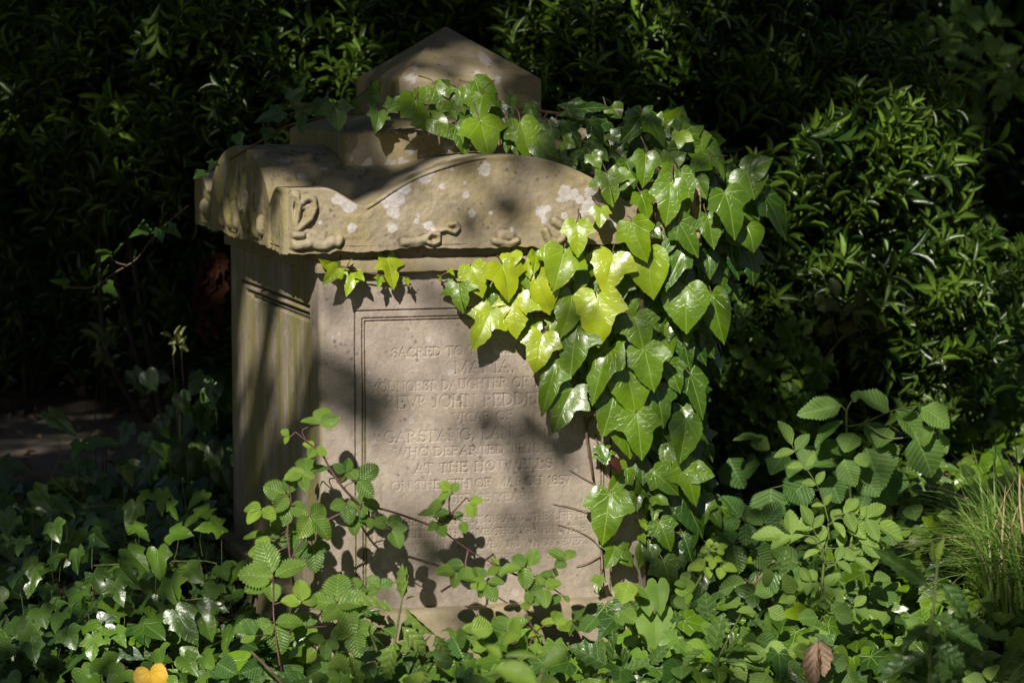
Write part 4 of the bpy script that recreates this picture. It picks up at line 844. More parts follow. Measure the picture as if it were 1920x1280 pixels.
bramble('low bramble with purplish joints in front of the base step', at(1010, 1090, 5.38),
  [[(*q9(385, 640), 5.46), (*q9(520, 700), 5.42), (*q9(620, 690), 5.42), (*q9(720, 640), 5.42)], [(*q9(515, 720), 5.4), (*q9(550, 800), 5.38), (*q9(545, 900), 5.36), (*q9(600, 1020), 5.3)], [(*q9(80, 780), 5.36), (*q9(150, 740), 5.38), (*q9(300, 700), 5.4)], [(*q9(560, 730), 5.4), (*q9(640, 750), 5.4)]],
  T9([(530, 650, 5.40, 115, 100, .5, 3), (560, 650, 5.41, 80, -20, .45, 2), (590, 700, 5.4, 85, 170, .5, 3), (640, 760, 5.39, 92, 200, .55, 3), (760, 610, 5.40, 88, 40, .45, 3), (700, 700, 5.41, 60, 60, .45, 3), (570, 855, 5.37, 62, 20, .7, 3), (300, 720, 5.37, 98, 75, .55, 3), (330, 730, 5.36, 90, 190, .65, 3), (160, 670, 5.39, 90, 90, .5, 2), (430, 1000, 5.3, 118, 20, .55, 5), (700, 960, 5.32, 85, -20, .95, 3), (610, 1010, 5.33, 55, 90, .9, 3), (560, 940, 5.34, 55, 30, .7, 2), (300, 1010, 5.3, 95, 60, .6, 3), (280, 1200, 5.22, 110, 160, .55, 2), (560, 1080, 5.28, 80, 190, .75, 2), (740, 800, 5.4, 60, 120, .4, 2)]))
bramble('coarse pale-green bramble leaves low at the left front corner', at(520, 1150, 5.15),
  [[(*q7(300, 1230), 5.12), (*q7(270, 1010), 5.15), (*q7(265, 800), 5.2)], [(*q7(560, 1200), 5.15), (*q7(555, 1000), 5.18), (*q7(545, 930), 5.18)]],
  T7([(270, 805, 5.2, 150, 20, .6, 3), (250, 830, 5.2, 100, 110, .55, 2), (272, 1010, 5.15, 120, 200, .5, 3), (200, 1020, 5.16, 90, 100, .4, 2), (548, 930, 5.17, 135, 10, .65, 3), (570, 940, 5.16, 110, 200, .55, 3), (392, 925, 5.16, 85, 0, .95, 3), (190, 1070, 5.1, 70, 30, .6, 2), (640, 870, 5.2, 60, 0, .4, 3), (740, 860, 5.22, 70, 30, .35, 3), (620, 1040, 5.14, 100, 190, .55, 3), (230, 1200, 5.05, 110, 100, .35, 2), (500, 1090, 5.12, 70, 160, .45, 3), (420, 1030, 5.2, 80, 60, .3, 3)]), r0=.0024)
bramble('bright young bramble tip standing right of the tomb', at(1330, 1100, 5.3),
  [[(1290, 1120, 5.32), (1312, 1085, 5.3), (1325, 1050, 5.3), (1333, 1020, 5.3)]],
  [(1330, 1030, 5.3, 18, 0, 1, 3), (1345, 1028, 5.29, 16, -60, 1, 3), (1322, 1062, 5.3, 25, 100, .9, 3), (1352, 1062, 5.28, 26, -110, .9, 3), (1338, 1045, 5.28, 18, 170, 1, 3), (1295, 1110, 5.31, 24, 80, .8, 3), (1290, 1095, 5.32, 26, 20, .6, 2)], matstem='stem_green')
bramble('dark bramble clump behind the bright tip, right of the tomb', at(1400, 1000, 5.75),
  [[(1380, 1130, 5.7), (1390, 1040, 5.75), (1400, 960, 5.8)], [(1440, 1100, 5.7), (1400, 1000, 5.75)]],
  [(1375, 1020, 5.72, 52, 100, .2, 3), (1410, 1030, 5.72, 55, -60, .25, 3), (1390, 975, 5.78, 48, 20, .2, 3), (1350, 960, 5.8, 40, 60, .15, 3), (1430, 985, 5.75, 48, -40, .25, 3), (1400, 1090, 5.68, 50, 180, .3, 3), (1345, 1150, 5.55, 48, 60, .4, 3), (1450, 1120, 5.6, 52, -30, .35, 3), (1500, 1060, 5.7, 45, 40, .35, 3)])

# pale heart-shaped bindweed at the right corner
def bindweed():
    root = empty('bindweed', tuple(at(1215, 1200, 5.3)), 'soft pale green heart-shaped bindweed leaves at the bottom right corner of the tomb', 'bindweed'); Lv = Leaves(); mb = MB()
    for bx, by, tx, ty, w, t in [(1190, 770, 1215, 905, 140, .6), (1260, 740, 1275, 905, 125, .55), (1245, 905, 1255, 1148, 225, .8), (1180, 850, 1150, 790, 90, .4), (1560, 960, 1640, 1090, 150, .4), (1110, 930, 1115, 960, 60, .9)]:
        B = at(*q9(bx, by), 5.3); Tq = at(*q9(tx, ty), 5.26)
        Lv.add('heart', B, Tq - B, unit(FACE + rv(.12)), np.linalg.norm(Tq - B), w / 2.909 * 5.3 / FPX, t)
        mb.tube(spline([B, B + np.array([.01, .02, -.03]), at(1215, 1190, 5.36)], 4), .0011, .0014)
    Lv.build('foliage', M['heart'], root); mb.build('stem', M['stem_green'], root)
bindweed()

# hazel branch and seedling on the right
def q10(x, y): return 1320 + x / 2.133, 680 + y / 2.133
def hazel():
    root = empty('hazel_sapling', tuple(at(1560, 1200, 5.85)), 'young hazel sapling with broad pleated toothed leaves on the right', 'sapling'); Lv = Leaves(); mb = MB()
    for bx, by, tx, ty, w, t, d in [(552, 170, 378, 200, 85, .5, 5.7), (742, 195, 632, 108, 85, .55, 5.65), (868, 178, 988, 232, 125, .55, 5.6), (558, 232, 428, 292, 85, .4, 5.72), (768, 190, 885, 300, 115, .45, 5.62), (640, 240, 735, 335, 95, .4, 5.7), (845, 290, 930, 442, 160, .5, 5.6), (645, 340, 718, 506, 150, .4, 5.66), (540, 290, 590, 370, 110, .35, 5.75),
        (560, 385, 592, 488, 85, .6, 5.6), (610, 430, 700, 530, 95, .4, 5.65), (270, 500, 255, 640, 140, .25, 5.9), (420, 460, 330, 560, 120, .25, 5.85), (920, 290, 970, 350, 70, .5, 5.65), (620, 110, 600, 150, 40, .6, 5.68), (520, 400, 440, 400, 70, .4, 5.75), (620, 360, 650, 410, 60, .7, 5.6), (700, 340, 770, 400, 100, .35, 5.7), (490, 300, 520, 390, 100, .35, 5.78), (160, 430, 215, 400, 110, .3, 6.0), (100, 380, 150, 500, 120, .2, 6.05), (730, 640, 760, 720, 90, .3, 5.8), (240, 300, 120, 290, 60, .5, 5.95), (190, 300, 260, 340, 60, .5, 5.95), (340, 480, 420, 560, 110, .25, 5.85), (560, 470, 480, 540, 100, .25, 5.85), (780, 420, 740, 520, 110, .3, 5.8), (450, 330, 400, 420, 100, .35, 5.8), (600, 280, 560, 350, 90, .45, 5.7), (740, 260, 690, 330, 90, .5, 5.66), (700, 460, 760, 560, 110, .3, 5.78), (500, 450, 540, 560, 100, .3, 5.8), (400, 390, 330, 440, 90, .3, 5.85), (860, 320, 900, 260, 80, .55, 5.6), (650, 520, 610, 620, 100, .25, 5.85), (330, 360, 260, 430, 100, .2, 5.95), (800, 230, 840, 170, 70, .6, 5.62)]:
        B = at(*q10(bx, by), d); Tq = at(*q10(tx, ty), d - .03)
        w *= 1.2
        Lv.add('hazel', B, Tq - B, unit(np.array([-.15, -.6, .75]) + rv(.25)), np.linalg.norm(Tq - B), w / 2.133 * d / FPX, t)
    for pl, r in [([(620, 1050, 5.9), (600, 700, 5.85), (575, 400, 5.75), (570, 250, 5.7), (575, 180, 5.68), (620, 120, 5.68)], .004), ([(570, 255, 5.7), (640, 240, 5.66), (740, 195, 5.63), (850, 172, 5.6)], .0022), ([(575, 200, 5.7), (550, 170, 5.7)], .002), ([(590, 500, 5.8), (400, 480, 5.85), (270, 500, 5.9)], .003), ([(575, 380, 5.75), (500, 385, 5.75)], .002), ([(640, 240, 5.66), (740, 300, 5.63), (850, 290, 5.6)], .003)]:
        mb.tube(spline([at(*q10(x, y), d) for x, y, d in pl], 6), r, r * .5)
    Lv.build('foliage', M['hazel'], root); mb.build('stem', M['stem_green'], root)
hazel()
def pinnate(Lv, mb, P, sizes, tint, end=True, nrm=None):
    """leaflet pairs along a polyline of points"""
    nrm = unit(np.array([-.15, -.7, .65])) if nrm is None else nrm
    mb.tube(P, .0016, .0009, 5)
    k = len(sizes)
    for i, s in enumerate(sizes):
        p = P[int((i + .6) / k * (len(P) - 1))]; d0 = unit(P[-1] - P[0]); side = unit(np.cross(d0, nrm))
        for sg in (-1, 1):
            d = unit(side * sg + d0 * .55 + rv(.12)); Lv.add('ash', p, d, unit(nrm + rv(.2)), s, s * random.uniform(.5, .62), tint + random.gauss(0, .08))
    if end: Lv.add('ash', P[-1], unit(P[-1] - P[-2]), unit(nrm + rv(.15)), sizes[-1] * 1.25, sizes[-1] * .7, tint)
def seedling():
    root = empty('ash_seedling', tuple(at(1528, 1205, 5.35)), 'slender upright seedling with paired pale leaflets in front of the hazel', 'seedling'); Lv = Leaves(); mb = MB()
    D = 5.35; S = D / FPX
    mb.tube(spline([at(*q10(x, y), D) for x, y in [(440, 1110), (465, 960), (480, 800), (500, 640)]], 6), .004, .0025)
    pin = [([(500, 640), (470, 530), (435, 460), (385, 390), (352, 330)], [18, 20, 24, 30], .6), ([(497, 650), (540, 620), (590, 640), (640, 650)], [26, 34, 36], .75), ([(520, 610), (600, 600), (680, 640)], [30, 36], .7), ([(480, 790), (440, 700), (380, 690), (330, 690)], [26, 34, 36], .75), ([(485, 760), (450, 690), (430, 650)], [20, 24], .7), ([(485, 740), (560, 740), (620, 720), (640, 690)], [24, 34], .65),
           ([(480, 800), (560, 790), (620, 770)], [24, 30], .5), ([(470, 890), (440, 870), (420, 880)], [22, 24], .6), ([(468, 900), (490, 890), (500, 900)], [24, 26], .6), ([(465, 950), (540, 945), (590, 970), (610, 985)], [20, 24], .65), ([(455, 1050), (400, 990), (375, 950), (360, 920)], [24, 30], .7), ([(450, 1080), (400, 1060), (370, 1090)], [26, 34], .7), ([(455, 1080), (500, 1040), (560, 1050)], [22, 28], .65), ([(450, 1100), (500, 1130), (530, 1150)], [24, 32], .7), ([(460, 1040), (480, 1000), (490, 980)], [18, 24], .6)]
    for pl, sz, t in pin:
        P = spline([at(*q10(x, y), D - .02 * random.random()) for x, y in pl], 5); pinnate(Lv, mb, P, [s * S * 1.5 for s in sz], t)
    Lv.build('foliage', M['ash'], root); mb.build('stem', M['stem_green'], root)
seedling()

# holly
def holly(label, name, items, stems, tip, matl='holly'):
    root = empty(name, tuple(at(*stems[0][0])), label, 'holly', 'holly shoots'); Lv = Leaves(); mb = MB()
    for bx, by, tx, ty, w, t, d in items:
        B = at(bx, by, d); Tq = at(tx, ty, d - .02)
        Lv.add('holly', B, Tq - B, unit(np.array([-.15, -.65, .7]) + rv(.3)), np.linalg.norm(Tq - B), w * d / FPX, t)
    for pl in stems: mb.tube(spline([at(*p) for p in pl], 6), .0032, .0022)
    Lv.build('foliage', M[matl], root); mb.build('stem', M['stem_green'], root)
def h8(x, y): return 600 + x / 4.8, 1040 + y / 4.8
def h8s(l, d): return [(*h8(a, b), *h8(c, e), w / 4.8, t, d + dd) for a, b, c, e, w, t, dd in l]
holly('yellow-green holly shoot with spiny leaves in the centre foreground before the face', 'holly_shoot',
  h8s([(690, 520, 300, 395, 170, .75, 0), (760, 460, 1010, 740, 170, .7, 0), (735, 640, 960, 880, 190, .65, -.02), (670, 790, 560, 1100, 260, .5, -.04), (740, 380, 730, 110, 130, .7, 0), (745, 390, 775, 120, 90, .7, .01), (745, 390, 760, 260, 50, 1, -.01), (720, 870, 900, 760, 170, .5, .02), (260, 900, 400, 1180, 170, .65, -.05), (1040, 720, 1150, 930, 170, .55, 0), (880, 960, 960, 1200, 150, .5, -.05), (380, 500, 600, 600, 150, .15, .06), (330, 880, 500, 830, 110, .25, .03), (780, 400, 850, 350, 40, .9, 0), (460, 720, 430, 640, 45, 1, 0), (470, 720, 600, 670, 80, .6, 0), (100, 1080, 260, 1220, 140, .6, -.05), (560, 1010, 440, 1160, 110, .6, -.06)], 5.0),
  [[(*h8(600, 1180), 5.0), (*h8(670, 800), 5.0), (*h8(710, 560), 5.0), (*h8(740, 390), 5.0)], [(*h8(515, 870), 5.0), (*h8(460, 720), 5.0)]], None)
def hg(l, d): return [(*q10(a, b), *q10(c, e), w / 2.133, t, d + dd) for a, b, c, e, w, t, dd in l]
holly('dark glossy holly stem out of focus at the bottom right', 'holly_shoot',
  hg([(905, 900, 685, 740, 90, .12, 0), (950, 880, 1070, 1010, 90, .1, 0), (905, 1050, 780, 1120, 110, .1, -.05), (915, 1020, 1060, 1040, 100, .1, .02), (900, 1160, 690, 1260, 130, .1, -.05), (920, 1130, 1050, 1200, 110, .1, 0), (940, 1050, 1130, 1110, 100, .1, 0), (900, 1240, 1010, 1320, 120, .1, -.05), (930, 800, 945, 715, 45, .8, 0), (925, 800, 905, 730, 30, .7, 0), (880, 1190, 800, 1180, 90, .1, 0), (940, 1190, 960, 1280, 90, .12, -.08)], 4.2),
  [[(*q10(900, 1330), 4.2), (*q10(905, 1100), 4.2), (*q10(925, 900), 4.2), (*q10(935, 790), 4.2)]], None)
holly('low dark holly leaves under the bindweed at the bottom', 'holly_shoot',
  [(*q9(a, b), *q9(c, e), w / 2.909, t, d) for a, b, c, e, w, t, d in [(990, 1190, 815, 1060, 190, .12, 5.15), (1010, 1180, 1000, 1010, 150, .12, 5.17), (1090, 1190, 1040, 1060, 120, .25, 5.2), (1220, 1180, 1290, 1080, 110, .2, 5.15), (1520, 1100, 1380, 1150, 120, .12, 5.1), (1540, 940, 1520, 800, 150, .15, 5.35), (1610, 1100, 1690, 1010, 130, .25, 5.15), (1300, 1250, 1480, 1220, 120, .2, 5.1), (1390, 1040, 1360, 900, 110, .15, 5.3), (1060, 1230, 1180, 1160, 120, .2, 5.12)]],
  [[(*q9(1150, 1330), 5.15), (*q9(1200, 1210), 5.15), (*q9(1500, 1190), 5.12)], [(*q9(1000, 1300), 5.16), (*q9(1000, 1190), 5.16)]], None)
holly('low dark holly leaves beneath the seedling at the lower right', 'holly_shoot',
  hg([(60, 1170, 200, 1120, 120, .15, 0), (70, 1190, 240, 1190, 110, .15, 0), (40, 1150, 60, 1010, 110, .15, .1), (300, 850, 330, 760, 80, .2, .5), (150, 1000, 250, 1040, 80, .2, .3), (400, 830, 410, 780, 60, .2, .5), (170, 640, 160, 720, 80, .2, .6), (540, 800, 490, 830, 70, .3, .5), (20, 1270, 150, 1240, 110, .2, 0)], 5.05), [[(*q10(30, 1300), 5.05), (*q10(60, 1180), 5.05), (*q10(150, 1000), 5.3)]], None)

# out of focus shoot close to the camera
def near_shoot():
    root = empty('privet_shoot', tuple(at(960, 1300, 3.45)), 'out-of-focus bright green shoot with oval leaves at the bottom centre', 'shoot'); Lv = Leaves(); mb = MB(); d = 3.5
    for bx, by, tx, ty, w, t, dd in [(600, 1290, 400, 1200, 150, .8, -.05), (640, 1190, 760, 1105, 110, .7, 0), (410, 1150, 325, 1085, 75, .9, -.05), (620, 1150, 440, 1130, 50, .5, .1)]:
        B = at(*q9(bx, by), d + dd); Tq = at(*q9(tx, ty), d + dd); Lv.add('oval', B, Tq - B, unit(np.array([0, -.6, .8]) + rv(.1)), np.linalg.norm(Tq - B) * 1.1, w / 2.909 * d / FPX, t)
    mb.tube(spline([at(*q9(620, 1400), d), at(*q9(610, 1290), d), at(*q9(640, 1190), d)], 4), .003, .002)
    Lv.build('foliage', M['oval'], root); mb.build('stem', M['stem_green'], root)
near_shoot()

# fallen leaves
def single(name, label, cat, matn, kind, pts, group=None):
    o = None; Lv = Leaves()
    for bx, by, tx, ty, w, d, t in pts:
        B = at(bx, by, d); Tq = at(tx, ty, d - .02); Lv.add(kind, B, Tq - B, unit(np.array([0, -.7, .7]) + rv(.15)), np.linalg.norm(Tq - B), w * d / FPX, t)
    o = Lv.build(name, M[matn]); V = np.array([v.co for v in o.data.vertices]); c = V.mean(0)
    o.data.vertices.foreach_set('co', (V - c).astype(np.float32).ravel()); o.data.update(); o.location = c
    return tag(o, label, cat, group)
single('fallen_leaf', 'bright yellow fallen leaf with a brown edge at the bottom left', 'leaf', 'yellow', 'heart', [(281, 1258, 290, 1318, 66, 4.88, .8)])
single('dry_leaf', 'curled pale brown dry leaf hanging at the bottom right below the seedling', 'leaf', 'dead', 'dead', [(1533, 1198, 1520, 1292, 34, 4.95, .95), (1536, 1200, 1550, 1268, 30, 4.94, .95)])
single('dry_leaf', 'reddish brown dead leaf caught on the ivy stem right of the lettering', 'leaf', 'fern', 'dead', [(1140, 865, 1165, 880, 26, 5.62, .5)])
single('dry_leaf', 'purplish brown dead leaf among the holly at bottom centre', 'leaf', 'dead', 'dead', [(690, 1240, 700, 1262, 26, 5.02, .2)])
def bracken():
    root = empty('dead_bracken', tuple(at(385, 600, 7.2)), 'rust-red dead bracken frond hanging in the dark left of the tomb', 'bracken'); Lv = Leaves(); mb = MB()
    P = spline([at(400, 470, 7.2), at(395, 520, 7.18), at(385, 600, 7.15)], 8); mb.tube(P, .003, .001)
    for p in P:
        for s in (-1, 1):
            Lv.add('dead', p, unit(np.array([s * .45, -.2, -1]) + rv(.25)), rv(1), random.uniform(.05, .09), .022, random.uniform(.2, 1))
    Lv.build('foliage', M['fern'], root); mb.build('stem', M['stem_brown'], root)
bracken()
def stalks():
    for i, (a, b, lab) in enumerate([((1452, 1050, 5.5), (1390, 1150, 5.4), 'dry pinkish stalk leaning right of the tomb, the thicker one'), ((1418, 1078, 5.5), (1382, 1140, 5.4), 'thin bleached stalk beside the thicker pink one'), ((1912, 888, 5.6), (1918, 1000, 5.5), 'tall dry stalk at the right edge above the grass'), ((470, 1220, 5.0), (530, 1282, 4.95), 'bare grey twig lying at the bottom left of the brambles')]):
        A = at(*a); B = at(*b); mb = MB(); c = (A + B) / 2
        P = spline([A - c, rv(.006), B - c], 6); mb.tube(P, .0026, .0032)
        if i == 0:
            for p in P[::2]: mb.tube([p, p + rv(.01)], .003, .001, 5)
        o = mb.build('dry_stalk' if i < 3 else 'twig', M['straw'] if i < 3 else M['stem_brown']); o.location = c
        tag(o, lab, 'stalk' if i < 3 else 'twig')
stalks()

# grass tuft and yew sprig
def grass():
    base = at(1900, 1150, 5.7); base[2] = .1
    root = empty('grass_tuft', tuple(base), 'tuft of long arching grass with dry straw at its foot on the right edge', 'grass'); mb = MB(); ms = MB()
    for i in range(1100):
        b = at(random.uniform(1845, 2020), 1120, random.uniform(5.55, 6.1)); b[2] = .12 + random.uniform(-.03, .05)
        L = random.uniform(.14, .33); a = random.gauss(math.pi, 1.1); k = random.uniform(.3, 1.3)
        h = np.array([math.cos(a), math.sin(a) * .8, 0]); dead = i % 8 == 0
        P = [b + h * L * k * .9 * t ** 1.8 + np.array([0, 0, L * (t * 1.25 - k * .75 * t * t)]) for t in np.linspace(0, 1, 7)]
        s = unit(np.cross(h, [0, 0, 1.0]) + rv(.3)); w = random.uniform(.0018, .0036)
        V = []
        for j, p in enumerate(P):
            ww = w * (1 - (j / 6) ** 2) + .0002; V += [p - s * ww, p + s * ww]
        (ms if dead else mb).add(V, [(2 * j, 2 * j + 1, 2 * j + 3, 2 * j + 2) for j in range(6)], random.random())
    mb.build('foliage', M['grass'], root); ms.build('dry_blades', M['straw'], root)
grass()
def yew():
    root = empty('yew_sprig', tuple(at(1890, 1280, 4.9)), 'small flat-needled yew sprig at the bottom right corner', 'yew'); Lv = Leaves(); mb = MB()
    for pl in [[(1870, 1300), (1885, 1250), (1905, 1222)], [(1885, 1290), (1905, 1260), (1925, 1240)], [(1860, 1290), (1835, 1275), (1812, 1268)], [(1890, 1300), (1915, 1285), (1935, 1275)]]:
        P = spline([at(x, y, 4.9) for x, y in pl], 14); mb.tube(P, .0015, .0008)
        for i, p in enumerate(P[2:]):
            d0 = unit(P[-1] - P[0]); sd = unit(np.cross(d0, [0, -.7, .7]))
            for s in (-1, 1): Lv.add('laurel', p, unit(sd * s + d0 * .5 + rv(.08)), np.array([0, -.7, .7]), random.uniform(.014, .02), .0032, random.uniform(.4, 1))
    Lv.build('foliage', M['yew'], root); mb.build('stem', M['stem_green'], root)
yew()

SKY, SUNE = 0.042, 5.0
# ================================================================== GROUND COVER
def ground_ivy(name, label, poly, n, size, hr, tint, mat='ivy_dull', kinds=('ivylo',), cat='ivy', lean=.9):
    """poly: (x0,x1,y0,y1) in plan, leaves on short stalks over the soil"""
    Lv = Leaves(); x0, x1, y0, y1, keep = poly
    X = np.array([random.uniform(x0, x1) for _ in range(n)]); Y = np.array([random.uniform(y0, y1) for _ in range(n)])
    Z = th(X, Y); P = np.stack([X, Y, Z], 1); dn = fbm(P * 3.5 + 3, 3)
    for x, y, z, d_ in zip(X, Y, Z, dn):
        if not keep(x, y): continue
        h = random.uniform(*hr) * (.5 + 1.4 * max(0, d_ - .3))
        if z + h + .03 > 1.30 - (front_lim(x) - 150) / FPX * y and y < 5.15: continue
        s = random.uniform(*size); a = random.gauss(-math.pi / 2, 1.0)
        d = unit(np.array([math.cos(a), math.sin(a), random.gauss(-.35, .3)])); nn = unit(np.array([random.gauss(-.2, .35), -lean + random.gauss(0, .35), .7]))
        Lv.add(random.choice(kinds), np.array([x, y, z + h]), d, nn, s, s * random.uniform(.8, 1.05), min(1, max(0, random.gauss(*tint))))
    o = Lv.build(name, M[mat]); return tag(o, label, cat, kind='stuff')
def front_lim(x):                      # keep the nearest cover low so it does not screen the plants behind
    return 1120 if x < -.62 else (1225 if x < .45 else 1190)
def not_tomb(x, y):
    p = np.array([x, y, 0]) - O; u = np.dot(p, EU); v = np.dot(p, EV); return not (-.05 < u < .80 and -.06 < v < 1.08)
left_ok = lambda x, y: not_tomb(x, y) and not (x < -1.03 - .1 * math.sin(3 * y) and 6.75 < y < 8.35)
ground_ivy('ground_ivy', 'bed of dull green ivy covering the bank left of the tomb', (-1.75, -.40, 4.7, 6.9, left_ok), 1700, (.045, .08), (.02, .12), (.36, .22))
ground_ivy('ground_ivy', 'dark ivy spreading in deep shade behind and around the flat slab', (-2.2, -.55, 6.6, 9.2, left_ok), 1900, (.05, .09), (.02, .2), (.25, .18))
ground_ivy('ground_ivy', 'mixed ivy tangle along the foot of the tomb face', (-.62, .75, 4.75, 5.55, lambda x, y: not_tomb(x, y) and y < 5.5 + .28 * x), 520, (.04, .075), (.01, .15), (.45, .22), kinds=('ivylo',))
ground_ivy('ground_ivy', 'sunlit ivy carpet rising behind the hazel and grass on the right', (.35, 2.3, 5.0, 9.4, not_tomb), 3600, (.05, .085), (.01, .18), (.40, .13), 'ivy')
ground_ivy('undergrowth', 'small-leaved seedlings and brambles low on the right', (.35, 1.5, 4.85, 6.6, not_tomb), 420, (.035, .055), (.05, .24), (.5, .25), 'ash', ('ash',), 'undergrowth')
ground_ivy('undergrowth', 'low bramble leaflets at the foot of the tomb', (-.6, .7, 4.75, 5.4, not_tomb), 260, (.035, .06), (.03, .2), (.45, .25), 'bramble', ('bramble',), 'undergrowth')
# leaf litter
def litter():
    Lv = Leaves(); mb = MB()
    for _ in range(2600):
        x = random.uniform(-1.9, 2.2); y = random.uniform(4.7, 9)
        if not not_tomb(x, y): continue
        z = float(th(x, y)) + random.uniform(0, .03)
        if -2.2 < x < -1.02 and 6.8 < y < 8.35: z = .243 + random.uniform(0, .004)
        if -2.2 < x < -1.02 and 6.8 < y < 8.35 and random.random() < .75: continue
        fl_ = .15 if z > .24 and x < -1 and y > 6.8 else .4
        Lv.add('dead', np.array([x, y, z]), rv(1) * [1, 1, .05], np.array([0, 0, 1]) + rv(fl_), random.uniform(.02, .06), random.uniform(.012, .03), random.random())
    for _ in range(900):
        x = random.uniform(-1.7, -.6) if random.random() < .6 else random.uniform(-.6, 1.9); y = random.uniform(4.7, 6.4)
        if not not_tomb(x, y): continue
        p = np.array([x, y, float(th(x, y)) + random.uniform(.0, .05)]); d = unit(rv(1) * [1, 1, .3]); mb.tube([p, p + d * random.uniform(.03, .12)], .0012, .0008, 4, random.random())
    o = Lv.build('leaf_litter', M['dead']); tag(o, 'brown dead leaves scattered over the soil and the slab', 'litter', kind='stuff')
    o = mb.build('needle_litter', M['fern']); tag(o, 'reddish dead needles and twigs under the ivy', 'litter', kind='stuff')
litter()
# flat ledger stone
def slab():
    root = empty('ledger_stone', (-1.6, 7.6, .12), 'dark flat ledger stone lying in the shade on the left', 'gravestone', rz=0)
    sv_ = tomb_merge(roundbox((-2.25, 6.95, .02), (-1.02, 8.3, .235), .02, .03, .006, 5, seed=11))
    return root, sv_
def tomb_merge(grids): return grids
root, grids = slab()
o = merge_grids('slab', grids, M['dark_slab'], None)
V = np.array([v.co for v in o.data.vertices]); o.data.vertices.foreach_set('co', (V - np.array(root.location)).astype(np.float32).ravel()); o.data.update(); o.parent = root

# ================================================================== SHRUBS BEHIND
def shrub(name, label, cat, c, rad, n, leaf, tint, mat='laurel', kind='laurel', wr=.21, whorl=(8, 13), group='evergreen shrubs behind the tomb', spread=1.0, shell=.35, stemn=3, twig=True, sr=.012):
    """shoots spread through the outer shell of a lumpy crown; each shoot a whorl of leaves"""
    c = np.array(c, float); rad = np.array(rad, float); gz = float(th(c[0], c[1]))
    root = empty(name, (c[0], c[1], gz), label, cat, group); Lv = Leaves(); mb = MB()
    lob = [(unit(rv(1)), random.uniform(.7, 1.25)) for _ in range(9)]
    bough = [(unit(rv(1) * [1, .6, 1] - np.array([0, .35, 0])), random.uniform(1.0, 1.45), random.uniform(.07, .15)) for _ in range(9)]
    tips = []
    for _ in range(n):
        e = unit(rv(1)); 
        if e[1] > .45 and random.random() < .8: e[1] = -e[1]
        k = 1 + .3 * sum((s - 1) * max(0, np.dot(e, l)) ** 3 for l, s in lob) + random.gauss(0, .06)
        if twig and random.random() < .62:
            b_, bl_, br_ = random.choice(bough); p = c + rad * b_ * bl_ * random.uniform(.35, 1) + rv(br_) * rad
        else: p = c + e * rad * k * (1 - shell * random.random() ** 1.4)
        if p[2] < gz + .03: continue
        ax = unit(e * .55 + np.array([.25 * math.copysign(1, c[0]), -.25, .45]) + rv(.35)); tips.append(p)
        L = random.uniform(*leaf); u = unit(np.cross(ax, rv(1))); w = np.cross(ax, u); m = random.randint(*whorl); t0 = random.gauss(*tint); ph = random.random() * 6
        for j in range(m):
            a = ph + j * 2.4; el = random.uniform(.25, .8)
            d = unit((u * math.cos(a) + w * math.sin(a)) * (1 - el * .6) + ax * el)
            s = L * random.uniform(.7, 1.1); Lv.add(kind, p - ax * L * 1.7 * (j / m) ** 1.3, d, ax + rv(.2), s, s * wr * random.uniform(.85, 1.2), min(1, max(0, t0 + random.gauss(0, .12))))
        if False: mb.tube([p - ax * .12, p + ax * .01], .0025, .0015, 4)
    b = np.array([c[0], c[1] + (.2 if twig else 0), gz - .05])
    for t in random.sample(tips, min(stemn, len(tips))):
        mb.tube(spline([b, (b + t) / 2 + rv(.06) * min(1, sr * 80), t], 5), sr, sr * .3, 6)
    Lv.build('foliage', M[mat], root); mb.build('stem', M['bark'], root); return root
def cx(px, d): return (px - 960) / FPX * d
def cz(py, d): return 1.30 - (py - 150) / FPX * d
S = 'evergreen_shrub'
def sh(label, px, py, d, rx, rz, n, tint=(.45, .2), leaf=(.055, .092), ry=.45, **k):
    return shrub(S, label, 'shrub', (cx(px, d), d, cz(py, d)), (1.2 * rx * d / FPX, ry, 1.15 * rz * d / FPX), int(n * 1.3), leaf, tint, **k)
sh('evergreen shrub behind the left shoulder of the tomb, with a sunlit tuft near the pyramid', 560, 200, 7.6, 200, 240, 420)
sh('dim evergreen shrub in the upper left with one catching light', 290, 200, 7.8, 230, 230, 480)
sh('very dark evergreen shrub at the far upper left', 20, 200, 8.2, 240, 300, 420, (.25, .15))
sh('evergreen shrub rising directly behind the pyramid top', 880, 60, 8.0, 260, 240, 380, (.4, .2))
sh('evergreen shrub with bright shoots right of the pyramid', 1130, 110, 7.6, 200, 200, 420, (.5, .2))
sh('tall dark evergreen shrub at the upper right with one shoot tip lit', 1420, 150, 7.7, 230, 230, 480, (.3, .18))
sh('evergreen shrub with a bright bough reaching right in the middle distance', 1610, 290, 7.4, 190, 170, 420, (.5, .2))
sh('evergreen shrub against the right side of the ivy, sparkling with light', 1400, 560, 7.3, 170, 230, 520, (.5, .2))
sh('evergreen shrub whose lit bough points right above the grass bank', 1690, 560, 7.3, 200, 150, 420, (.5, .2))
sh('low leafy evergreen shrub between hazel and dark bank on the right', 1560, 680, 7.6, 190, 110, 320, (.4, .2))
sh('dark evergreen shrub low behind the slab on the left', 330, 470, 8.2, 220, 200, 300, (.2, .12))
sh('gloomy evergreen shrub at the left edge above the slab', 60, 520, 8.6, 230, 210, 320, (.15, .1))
shrub('privet_bush', 'small-leaved privet bush low right of the ivy fall', 'bush', (cx(1420, 6.9), 6.9, cz(720, 6.9)), (.2, .25, .2), 260, (.03, .05), (.5, .25), 'oval', 'oval', .6, (4, 7), group=None, twig=False)
